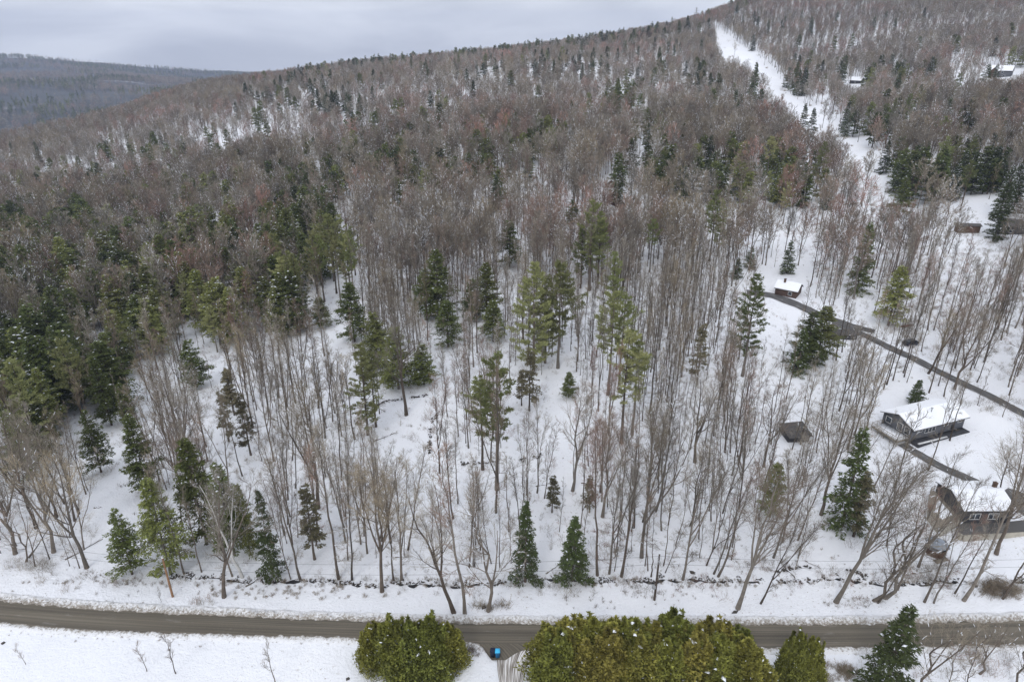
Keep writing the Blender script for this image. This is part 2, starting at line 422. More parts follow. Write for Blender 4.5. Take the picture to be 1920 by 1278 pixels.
# ------------------------------------------------------------------ conifers
def conifer(seed, kind, h=16, rm=3.2, base=.08, nb=110, nc=26, snow=.06, lod=1.0, top=1.0, sparse=0):
    if lod == 1.0 and kind != 'pine': nc = int(nc*1.9); snow *= .55
    r = np.random.default_rng(seed)
    trunk = Geo(); crown = Geo()
    P0, R0 = stem(h*.985, .012*h+.04, .04, r, tip=.08)
    trunk.add(*tubes(P0, R0, 7))
    if kind == 'pine':
        nwh = max(6, int((1-base)*h/.85)); tw = np.repeat(np.linspace(base, .985, nwh), 5) + r.normal(0, .006, nwh*5)
        t = np.clip(tw, base, .985); nb = len(t)
        tt = (t-base)/(1-base)
        prof = np.where(tt < .35, .65+tt, 1.0)*np.minimum(1, (1.06-tt)*1.6)**.8
        Lb = rm*prof*r.uniform(.5, 1.15, nb)*np.where(r.uniform(size=nb) < .12+sparse, .3, 1); lift = .10 + .55*tt; droop = .05
    elif kind == 'spruce':
        t = base + (1-base)*np.sort(r.uniform(0, 1, nb))**.9*.98; tt = (t-base)/(1-base)
        Lb = rm*(1-tt)**.85*r.uniform(.72, 1.12, nb)+.15; lift = .45*tt - .18; droop = -.03
    else:
        t = base + (1-base)*r.uniform(0, 1, nb)**.85*.97; tt = (t-base)/(1-base)
        Lb = rm*np.minimum(1, .76+tt)*(1-tt**1.25)**.85*r.uniform(.55, 1.15, nb)*(1-sparse*r.uniform(0, 1, nb))+.25; lift = .35*tt + .10; droop = -.07
    az = r.uniform(0, 2*np.pi, nb); p, _ = interp(np.repeat(P0, nb, 0), t)
    lobes = 1 + .22*np.sin(az*3 + seed) + .13*np.sin(az*5+seed*2 + t*9)
    Lb = Lb*lobes
    d = nrm(np.stack([np.cos(az), np.sin(az), lift+np.zeros(nb)+r.normal(0, .08, nb)], 1))
    pts = [p]; M = 5
    for j in range(M-1):
        d = nrm(d + np.array([0, 0, droop]) + r.normal(size=d.shape)*.06); pts.append(pts[-1] + d*(Lb/(M-1))[:, None])
    Q = np.stack(pts, 1); Rb = (.010*Lb+.012)[:, None]*np.linspace(1, .3, M)[None]
    trunk.add(*tubes(Q, Rb*1.2, 3))
    ncb = np.maximum(3, (nc*(Lb/rm+.15)).astype(int)); idx = np.repeat(np.arange(nb), ncb); n = len(idx)
    tl = r.uniform(.15 if kind != 'pine' else .35, 1, n)**.8
    c, dc = interp(Q[idx], tl)
    side = nrm(np.cross(dc, np.array([0, 0, 1.])))*np.where(r.uniform(size=n) < .5, 1, -1)[:, None]
    wd = (1-tl*.6)*Lb[idx]*.30
    c = c + side*(r.uniform(0, 1, n)*wd)[:, None]
    g = 1/math.sqrt(lod)
    if kind == 'pine':
        nt_ = 5 if lod > .6 else 3
        c2 = np.repeat(c, nt_, 0); m = len(c2)
        dd = nrm(np.repeat(dc, nt_, 0)*.6 + np.repeat(side, nt_, 0)*.3 + r.normal(size=(m, 3))*.55 + [0, 0, .35])
        crown.add(*cards(c2 + r.normal(size=(m, 3))*.06, dd, nrm(r.normal(size=(m, 3))), r.uniform(.35, .70, m)*g, r.uniform(.09, .18, m)*g), 0)
    else:
        dd = nrm(dc*.55 + side*r.uniform(.2, 1, n)[:, None] + [0, 0, -.18] + r.normal(size=(n, 3))*.22)
        up = nrm(np.array([0, 0, 1.]) + r.normal(size=(n, 3))*.45)
        if lod == 1.0: g = .72
        crown.add(*cards(c, dd, up, r.uniform(.4, .95, n)*g, r.uniform(.16, .38, n)*g), 0)
        m = n//2; j = r.integers(0, n, m)
        dd2 = nrm(dc[j] + r.normal(size=(m, 3))*.5 + [0, 0, -.1])
        crown.add(*cards(c[j]+r.normal(size=(m, 3))*.08, dd2, nrm(r.normal(size=(m, 3))), r.uniform(.3, .7, m)*g, r.uniform(.12, .3, m)*g), 0)
    if snow:
        k = int(n*snow*.5); j = r.integers(0, n, k); j = j[tl[j] > .4]
        crown.add(*clumps(c[j]+[0, 0, .07], (.05+.28*r.uniform(0, 1, len(j))**2.2)*(1.5 if lod < 1 else 1), r, .4), 1)
    if kind == 'pine' and base > .3:         # dead stubs below the crown
        Qs, Rs = grow(P0, R0, 14, .25*base, base, 1.2, 1.6, lambda t, l, r: r.uniform(.4, 1.8, len(t)), 4, -.02, .1, r, rk=.2)
        trunk.add(*tubes(Qs, np.maximum(Rs, .015), 3))
    return trunk, crown
def cedar(seed, h=7, rm=2.0, n=6500, snow=.01, n_top=3):
    r = np.random.default_rng(seed); trunk = Geo(); crown = Geo()
    tops = [(0., 0., h, rm)]
    for k in range(n_top):
        a = r.uniform(0, 6.28); tops.append((math.cos(a)*rm*.5, math.sin(a)*rm*.5, h*r.uniform(.72, .97), rm*r.uniform(.55, .75)))
    for k in range(7):
        a = r.uniform(0, 6.28); q_ = r.uniform(.2, .8); tops.append((math.cos(a)*rm*q_, math.sin(a)*rm*q_, h*r.uniform(.93, 1.12)*(1-.25*q_), rm*.22))
    for (x, y, hh, rr) in tops:
        z = np.linspace(-.2, hh*.95, 6); P = np.stack([x*np.minimum(1, z/2+.3), y*np.minimum(1, z/2+.3), z], 1)[None]
        trunk.add(*tubes(P, (.09*(1-z/hh*.85))[None], 5))
        m = int(2.0*n*(rr/rm)**1.5/(1+.5*n_top)); t = r.uniform(0.02, 1, m)**.9; az = r.uniform(0, 6.283, m)
        prof = np.minimum(1, .80+t)*np.maximum(.30*(1-t)**.6*(t > .6), (1-np.minimum(t/.9, 1)**2.6)**.8) + .07*(1-t)
        lob = 1 + .20*np.sin(az*4+seed+t*5) + .15*np.sin(az*7+seed*3-t*13) + .10*np.sin(t*31+az*3)
        rad = rr*prof*lob*r.uniform(0, 1, m)**.28
        c = np.stack([x+np.cos(az)*rad, y+np.sin(az)*rad, t*hh], 1)
        o = np.stack([np.cos(az), np.sin(az), np.zeros(m)], 1)
        dd = nrm(o*r.uniform(.2, .9, m)[:, None] + [0, 0, .8] + r.normal(size=(m, 3))*.45)
        up = nrm(o + r.normal(size=(m, 3))*.6)
        crown.add(*cards(c, dd, up, r.uniform(.12, .40, m), r.uniform(.07, .20, m)), 0)
        k = int(m*snow*.4); j = r.integers(0, m, k)
        crown.add(*clumps(c[j]+o[j]*.1, .04+.2*r.uniform(0, 1, k)**3, r, .6), 1)
    return trunk, crown

# ------------------------------------------------------------------ species prototypes
PROTO = {}
def reg(kind, name, pair, h, leafmat, barkmat=None, rad=3):
    tr, cw = pair; bm = barkmat or BARK
    PROTO.setdefault(kind, []).append(dict(h=h, rad=rad,
        trunk=tr.mesh(name+'_trunk', [bm], True), crown=cw.mesh(name+'_crown', [leafmat, CLUMP]),
        pair=pair, mats=[bm, leafmat, CLUMP], name=name))
for i in range(7):
    hh = [22, 24, 20, 23, 21, 25, 19][i]
    reg('tall', 'forest_tree', bare(100+i, h=hh, r0=.17+.01*(i % 4), cs=.40+.05*(i % 3), n1=13, n2=6, n3=6, n4=2, spread=.235, ang=(.28, .58), fork=[0, 1, 0, 1, 2, 0, 1][i], snow=5, low=5), hh, TWIG)
for i in range(3):
    hh = [13, 11, 15][i]
    reg('pole', 'young_tree', bare(130+i, h=hh, r0=.085, cs=.35, n1=12, n2=5, n3=5, n4=0, spread=.17, ang=(.4, .8), snow=3, low=3, wob=.09, tw=.03), hh, TWIG)
for i in range(6):
    hh = [21, 19, 22, 20, 18, 23][i]
    reg('slim', 'slim_tree', bare(180+i, h=hh, r0=.10+.012*(i % 3), cs=[.45, .55, .6, .5, .4, .62][i], n1=9+i % 3, n2=5, n3=5, n4=2, spread=.16+.02*(i % 3), ang=(.3, .7), fork=[0, 0, 1, 0, 1, 0][i], snow=3, low=[3, 6, 2, 8, 4, 5][i], wob=.10+.03*(i % 3), tw=.03), hh, TWIG)
for i in range(4):
    hh = [18, 16, 17, 19][i]
    reg('broad', 'spreading_tree', bare(150+i, h=hh, r0=.25, cs=.30, n1=14, n2=7, n3=7, n4=2, spread=.36, ang=(.5, .95), fork=[1, 2, 1, 2][i], snow=[0, 12, 4, 8][i], tw=.032, wob=.18, up1=.12), hh, TWIG)
for i in range(3):                      # dense far crown, wide
    hh = [20, 18, 21][i]
    reg('wide', 'wide_crowned_tree', bare(170+i, h=hh, r0=.22, cs=.36, n1=15, n2=8, n3=7, n4=3, spread=.27, ang=(.4, .85), fork=1, snow=[10, 26, 4][i], tw=.05), hh, TWIG)
for i in range(4):
    reg('hemlock', 'hemlock', conifer(200+i, 'hemlock', 16, 4.4, .10, 170, 32, [.06, .20, .12, .04][i]), 16, HEM)
for i in range(4):
    reg('pine', 'pine', conifer(220+i, 'pine', 24, 4.1, [.42, .55, .22, .5][i], 0, 23, .02, sparse=[0, .08, .05, .15][i]), 24, PIN)
for i in range(3):
    reg('palepine', 'pale_pine', conifer(230+i, 'pine', 24, 4.6, [.12, .2, .35][i], 0, 30, .04), 24, PALE)
for i in range(4):
    reg('spruce', 'spruce', conifer(240+i, 'spruce', 16, 3.4, .05, 170, 26, [.07, .20, .30, .60][i]), 16, SPR)
for i in range(2):
    reg('brown', 'brownish', conifer(260+i, 'hemlock', 13, 2.0, .20, 90, 16, .10, sparse=.3), 13, BRN)
for i in range(4):
    reg('cedar', 'arborvitae', cedar(280+i, 7, 2.0, 8500), 7, CED)
reg('birch', 'birch', bare(301, h=19, r0=.25, cs=.5, n1=9, n2=6, n3=5, n4=2, spread=.26, ang=(.4, .8), fork=1, snow=10, curve=-.10), 19, TWIG, BIRCH)
for i in range(3):
    reg('sapling', 'sapling', bare(320+i, h=6, r0=.06, cs=.25, n1=12, n2=6, n3=4, n4=0, spread=.30, ang=(.5, .85), snow=[0, 2, 1][i], tw=.022, wob=.05), 6, TWIG)
reg('crooked', 'crooked', bare(340, h=14, r0=.22, cs=.22, n1=9, n2=6, n3=5, n4=1, spread=.42, ang=(.7, 1.2), fork=2, snow=14, wob=.5, up1=.05, tw=.03), 14, TWIG)
reg('snag', 'snag', bare(341, h=9, r0=.16, cs=.4, n1=4, n2=2, n3=1, n4=0, spread=.08, ang=(.8, 1.3)), 9, TWIG)
# low-detail versions for the far wood
LOWP = []
def low(name, pair, mats): LOWP.append(merged(name, pair[0], pair[1], mats)); return len(LOWP)-1
LO = {}
LO['bare'] = [low('far_bare_tree', bare(400+i, h=21, r0=.2, cs=.35, n1=12, n2=6, n3=5, n4=2, spread=.38, ang=(.45, 1.0), fork=1, snow=[12, 2, 70, 6, 30][i], tw=.10, up1=.10, big=1.9), [BARK, TWIG, CLUMP]) for i in range(5)]
LO['hemlock'] = [low('far_hemlock', conifer(420+i, 'hemlock', 16, 4.0, .10, 90, 18, [.16, .08, .25][i], lod=.4), [BARK, HEM, CLUMP]) for i in range(3)]
LO['spruce'] = [low('far_spruce', conifer(430+i, 'spruce', 17, 2.8, .05, 70, 14, [.25, .12][i], lod=.4), [BARK, SPR, CLUMP]) for i in range(2)]
LO['pine'] = [low('far_pine', conifer(440+i, 'pine', 22, 3.9, .3, 0, 14, .05, lod=.4), [BARK, PIN, CLUMP]) for i in range(2)]
LO['tallstuff'] = [low('mid_bare_tree', q['pair'], q['mats']) for q in PROTO['tall'][:5]]
LO['slimstuff'] = [low('mid_slim_tree', q['pair'], q['mats']) for q in PROTO['slim']]
LO['polestuff'] = [low('mid_young_tree', q['pair'], q['mats']) for q in PROTO['pole'][:3]]
def tiny(seed, con):
    r = np.random.default_rng(seed); g = Geo(); P0, R0 = stem(12, .3, 0, r, M=2); g.add(*tubes(P0, R0, 3), 0)
    n = 60; t = r.uniform(.25, 1, n); az = r.uniform(0, 6.28, n); rad = (4*(1-t)+.5 if con else 5*np.sin(t*2.9)**.7)*r.uniform(.3, 1, n)
    p = np.stack([np.cos(az)*rad, np.sin(az)*rad, t*17], 1); d = nrm(r.normal(size=(n, 3)) + [0, 0, .5])
    g.add(*cards(p, d, nrm(r.normal(size=(n, 3))), r.uniform(2, 4, n), r.uniform(.7, 1.4, n) if con else r.uniform(.25, .6, n)), 1)
    return g.mesh('valley_tree', [BARK, HEM if con else TWIG])
LO['tiny'] = []
for s, con in ((1, 0), (2, 0), (3, 0), (4, 1)): LOWP.append(tiny(500+s, con)); LO['tiny'].append(len(LOWP)-1)

# ------------------------------------------------------------------ ground sheet
def ground():
    ys = np.concatenate([np.arange(-60, 60, 6.), np.arange(60, 130, .8), np.arange(130, 300, 2.2), np.geomspace(300, 7000, 260)])
    s = np.linspace(-1, 1, 521); s = np.sign(s)*(.55*np.abs(s)+.45*np.abs(s)**2.2)
    Yg, Sg = np.meshgrid(ys, s, indexing='ij'); X = Sg*(170 + 1.45*np.maximum(Yg, 0)); Z = terrain(X, Yg)
    V = np.stack([X, Yg, Z], -1).reshape(-1, 3); n, m = X.shape
    i = (np.arange(n-1)[:, None]*m + np.arange(m-1)[None]); Fc = np.stack([i, i+1, i+m+1, i+m], -1).reshape(-1, 4)
    g = Geo().add(V, Fc); o = link('snowy_ground', g.mesh('snowy_ground', [SNOW], True))
    tag(o, kind='structure')
ground()
def px_line(pts, n=None):
    """smooth line on the ground through the given picture points"""
    W = np.array([at(*p[:2]) for p in pts]); t = np.arange(len(W)); k = n or int(len(W)*14)
    tt = np.linspace(0, len(W)-1, k); W2 = resample(t.astype(float), W[:, :2], tt)
    return W2
def strip(name, A, B, m, nc=6, lift=.03, zfun=None, ulen=None):
    """sheet between two lines A and B (each (n,2))"""
    s = np.linspace(0, 1, nc); XY = A[:, None, :]*(1-s[None, :, None]) + B[:, None, :]*s[None, :, None]
    Z = terrain(XY[..., 0], XY[..., 1]) + lift if zfun is None else zfun(XY, s)
    V = np.concatenate([XY, Z[..., None]], -1); n = len(A)
    i = (np.arange(n-1)[:, None]*nc + np.arange(nc-1)[None]); Fc = np.stack([i, i+1, i+nc+1, i+nc], -1).reshape(-1, 4)
    along = np.concatenate([[0], np.cumsum(np.linalg.norm(np.diff(A, axis=0), axis=1))])
    wd = np.linalg.norm(B-A, axis=1)[:, None]*s[None]
    uv = np.stack([np.repeat(along[:, None], nc, 1), wd if ulen is None else np.repeat(s[None]*ulen, n, 0)], -1).reshape(-1, 2)
    o = link(name, Geo().add(V.reshape(-1, 3), Fc).mesh(name, [m], True, uv)); return o
def path(name, pts, width, m, lift=.12):
    C = px_line(pts); T = np.gradient(C, axis=0); T /= np.linalg.norm(T, axis=1, keepdims=True); Nn = np.stack([-T[:, 1], T[:, 0]], 1)
    wv = np.interp(np.linspace(0, 1, len(C)), np.linspace(0, 1, len(width)), width)[:, None] if isinstance(width, (list, tuple)) else width
    wv = wv*(1 + .12*vnoise(C[:, 0], C[:, 1], 1.7, 8)[:, None])
    return strip(name, C-Nn*wv/2, C+Nn*wv/2, m, 5, lift)
# main road, its edges read at nine columns
top = [(-260, 1085), (-120, 1106), (0, 1125), (150, 1138), (320, 1148), (640, 1161), (960, 1167), (1300, 1168), (1600, 1168), (1920, 1161), (2150, 1152)]
bot = [(-260, 1128), (-120, 1152), (0, 1171), (150, 1183), (320, 1190), (640, 1199), (960, 1211), (1300, 1217), (1600, 1217), (1920, 1213), (2150, 1207)]
RT = px_line(top, 700); RB = px_line(bot, 700)
RB2 = np.stack([RT[:, 0], np.interp(RT[:, 0], RB[:, 0], RB[:, 1])], 1)
ROADZ = float(np.mean(terrain(RT[:, 0], RT[:, 1])))
tag(strip('road', RT, RB2, ROAD, 12, .10), kind='structure')
XD = float(at(970, 1214)[0])
def bank(name, E, sgn, hgt, wid, dirty, seed):
    n = 16; O = E + np.array([0, sgn*wid]) ; I = E - np.array([0, sgn*.35])
    ii = np.linspace(0, len(E)-1, 2600); k = ii.astype(int).clip(0, len(E)-2); f = (ii-k)[:, None]
    I = I[k]*(1-f)+I[k+1]*f; O = O[k]*(1-f)+O[k+1]*f
    I[:, 1] += .22*vnoise(I[:, 0], I[:, 1], .9, seed) + .15*vnoise(I[:, 0], I[:, 1], .35, seed+3)
    def z(XY, s):
        hump = np.sin(np.clip(s, 0, 1)*np.pi)**.8*hgt*(1-.35*s)
        if sgn < 0: hump = hump[None]*np.clip((np.abs(XY[..., 0]-XD)-5.2)/1.2, 0, 1)
        else: hump = np.broadcast_to(hump[None], XY.shape[:2])
        nn = .6 + .5*vnoise(XY[..., 0], XY[..., 1], 1.1, seed) + .35*vnoise(XY[..., 0], XY[..., 1], .4, seed+1)
        return terrain(XY[..., 0], XY[..., 1]) + .14 - .2*s[None]**3 - .35*s[None]**8 + hump*nn - .12*(s[None] < .01) - (.35*(np.abs(XY[..., 0]-XD) < 5.4) if sgn < 0 else 0)
    return tag(strip(name, I, O, BANK if dirty else SNOW, n, 0, z, 1.0), kind='structure')
bank('snow_bank', RT, 1, .55, 1.9, True, 11)
bank('snow_bank', RB2, -1, .3, 1.1, True, 21)
# stream along the foot of the wood
sb = [(283, 1074), (330, 1083), (400, 1084), (470, 1092), (560, 1090), (640, 1096), (700, 1101), (760, 1094), (860, 1098), (960, 1092), (1080, 1088), (1160, 1092), (1300, 1088), (1440, 1091), (1560, 1086), (1700, 1097), (1780, 1090), (1850, 1098), (1925, 1090)]
C = px_line(sb, 900); C[:, 1] += .35*vnoise(C[:, 0], C[:, 1], 2.3, 5)+.2*vnoise(C[:, 0], C[:, 1], .9, 6)
wv = np.clip(.10 + .30*vnoise(C[:, 0], C[:, 1], 5.0, 7) + .42*vnoise(C[:, 0], C[:, 1], .8, 9), .0, .75)
tag(strip('stream', C - np.stack([0*wv, wv], 1), C + np.stack([0*wv, wv*.5], 1), WATER, 3, .05), kind='structure')
# lanes and drives
tag(path('lane', [(1985, 815), (1920, 777), (1840, 735), (1760, 697), (1690, 662), (1610, 624), (1560, 606)], 2.6, LANE), kind='structure')
tag(path('lane', [(1640, 622), (1585, 608), (1540, 592), (1490, 570), (1440, 553), (1400, 548)], [2.6, 3.4, 4.5, 5], LANE), kind='structure')
tag(path('lane', [(1690, 832), (1716, 848), (1760, 873), (1805, 893), (1846, 913)], 2.2, LANE), kind='structure')
# wet apron of the road at the driveway mouth
AA = np.array([at(px, py)[:2] for px, py in [(896, 1207), (906, 1216), (914, 1228), (922, 1238)]]); AB = np.array([at(px, py)[:2] for px, py in [(1046, 1207), (1012, 1213), (975, 1222), (948, 1238)]])
t4 = np.linspace(0, 3, 24); tag(strip('road', resample(np.arange(4.), AA, t4), resample(np.arange(4.), AB, t4), ROAD, 8, .165), kind='structure')
# driveway fan with tyre tracks
dw_top = [(928, 1219), (1010, 1216)]; 
LA = np.array([at(px, py)[:2] for px, py in [(905, 1211), (926, 1222), (932, 1240), (933, 1258), (936, 1278), (938, 1300), (940, 1340)]])
LB = np.array([at(px, py)[:2] for px, py in [(1040, 1209), (1008, 1222), (992, 1240), (984, 1258), (980, 1278), (978, 1300), (976, 1340)]])
tt = np.linspace(0, 6, 50); LA = resample(np.arange(7.), LA, tt); LB = resample(np.arange(7.), LB, tt)
tag(strip('driveway', LA, LB, DRIVE, 14, .13, ulen=4.0), kind='structure')

# ------------------------------------------------------------------ where trees may stand (picture polygons of the openings in the wood)
def inside(px, py, poly):
    px = np.asarray(px, float); py = np.asarray(py, float); c = np.zeros(px.shape, bool); j = len(poly)-1
    for i in range(len(poly)):
        xi, yi = poly[i]; xj, yj = poly[j]
        c ^= ((yi > py) != (yj > py)) & (px < (xj-xi)*(py-yi)/((yj-yi) or 1e-9) + xi); j = i
    return c
ROW = [(1338, 52), (1362, 66), (1400, 92), (1440, 118), (1480, 175), (1512, 200), (1550, 195), (1572, 250), (1622, 280), (1655, 345), (1695, 405), (1650, 400), (1612, 372), (1600, 330), (1560, 290), (1530, 262), (1476, 226), (1446, 205), (1432, 165), (1400, 130), (1362, 122), (1345, 95)]
CLEAR = [ # (polygon, share of trees kept, also keep crowns out)
 (ROW, 0.012, True),
 ([(155, 930), (245, 925), (225, 1000), (232, 1085), (150, 1085), (185, 1010)], 0.0, True),
 ([(715, 750), (825, 710), (840, 770), (830, 860), (800, 930), (765, 890), (740, 850), (715, 800)], 0.10, True),
 ([(1640, 735), (1700, 725), (1830, 770), (1925, 795), (1925, 920), (1800, 925), (1690, 850), (1630, 820)], 0.02, True),
 ([(1690, 900), (1925, 900), (1925, 1030), (1720, 1040)], 0.0, True),
 ([(1430, 545), (1480, 550), (1620, 610), (1930, 770), (1930, 800), (1600, 645), (1430, 580)], 0.0, False),
 ([(1420, 505), (1500, 500), (1520, 570), (1430, 560)], 0.0, True),
 ([(1120, 335), (1205, 335), (1210, 390), (1130, 395)], 0.4, True),
 ([(1785, 415), (1925, 410), (1925, 450), (1785, 445)], 0.15, True),
 ([(1472, 780), (1520, 780), (1520, 830), (1472, 830)], 0.1, True),
 ([(1582, 148), (1620, 148), (1620, 163), (1582, 163)], 0.0, True),
 ([(1842, 128), (1925, 128), (1925, 150), (1842, 150)], 0.05, True),
 ([(1780, 120), (1850, 110), (1840, 165), (1790, 165)], 0.4, True),
 ([(355, 250), (590, 240), (560, 310), (370, 300)], 0.45, False),
]
def keep(X, Y, Z, H, r):
    bx, by, d = project(X, Y, Z); tx, ty, _ = project(X, Y, Z+H); mx_, my = (bx+tx)/2, (by+ty)/2; qx, qy = bx*.25+tx*.75, by*.25+ty*.75
    u = r.uniform(size=X.shape); ok = np.ones(X.shape, bool)
    for poly, k, crowns in CLEAR:
        hit = inside(bx, by, poly)
        if crowns:
            hit |= inside(mx_, my, poly)
            hit |= inside(qx, qy, poly) & ((u < .5) | (poly is not ROW))
            if poly is not ROW: hit |= inside(tx, ty+4, poly)
        ok &= ~(hit & (u >= k))
    return ok, bx, by, tx, ty, d
def density(bx, by):
    D = np.full(bx.shape, .95)
    D[(bx > 860) & (bx < 1480) & (by > 560)] = .92
    D[(bx > 380) & (bx < 860) & (by > 820)] = .78
    D[(bx < 400) & (by > 560)] = .75
    D[(bx > 1500) & (by > 440)] = .50
    D[(bx > 1640) & (by > 520)] = .42
    D[(bx > 1500) & (by > 850)] = .26
    D[(by > 1070)] = 0
    D[(bx > 1290) & (by < 230)] *= 1.6
    return D

PLACED = []      # dict(kind, x, y, z, h, lean, hero label ...)
def put(kind, p, h, lean=(0, 0), label=None, cat=None, v=None, wide=1.0, group=None):
    PLACED.append(dict(kind=kind, p=np.array(p), h=h, lean=lean, label=label, cat=cat, v=v, wide=wide, group=group))
def foot(kind, px, py, ytop, lean=0, **k):
    """tree with its foot and the row of its top read from the picture; lean = picture pixels its top is off the upright"""
    p = at(px, py); h = height_for(p, ytop); d = project(*p)[2]
    put(kind, p, max(h, 1.5), (lean/F*d, 0), **k)
def tip(kind, px, py, h, **k):
    p = at(px, py, h); put(kind, p, h, **k)

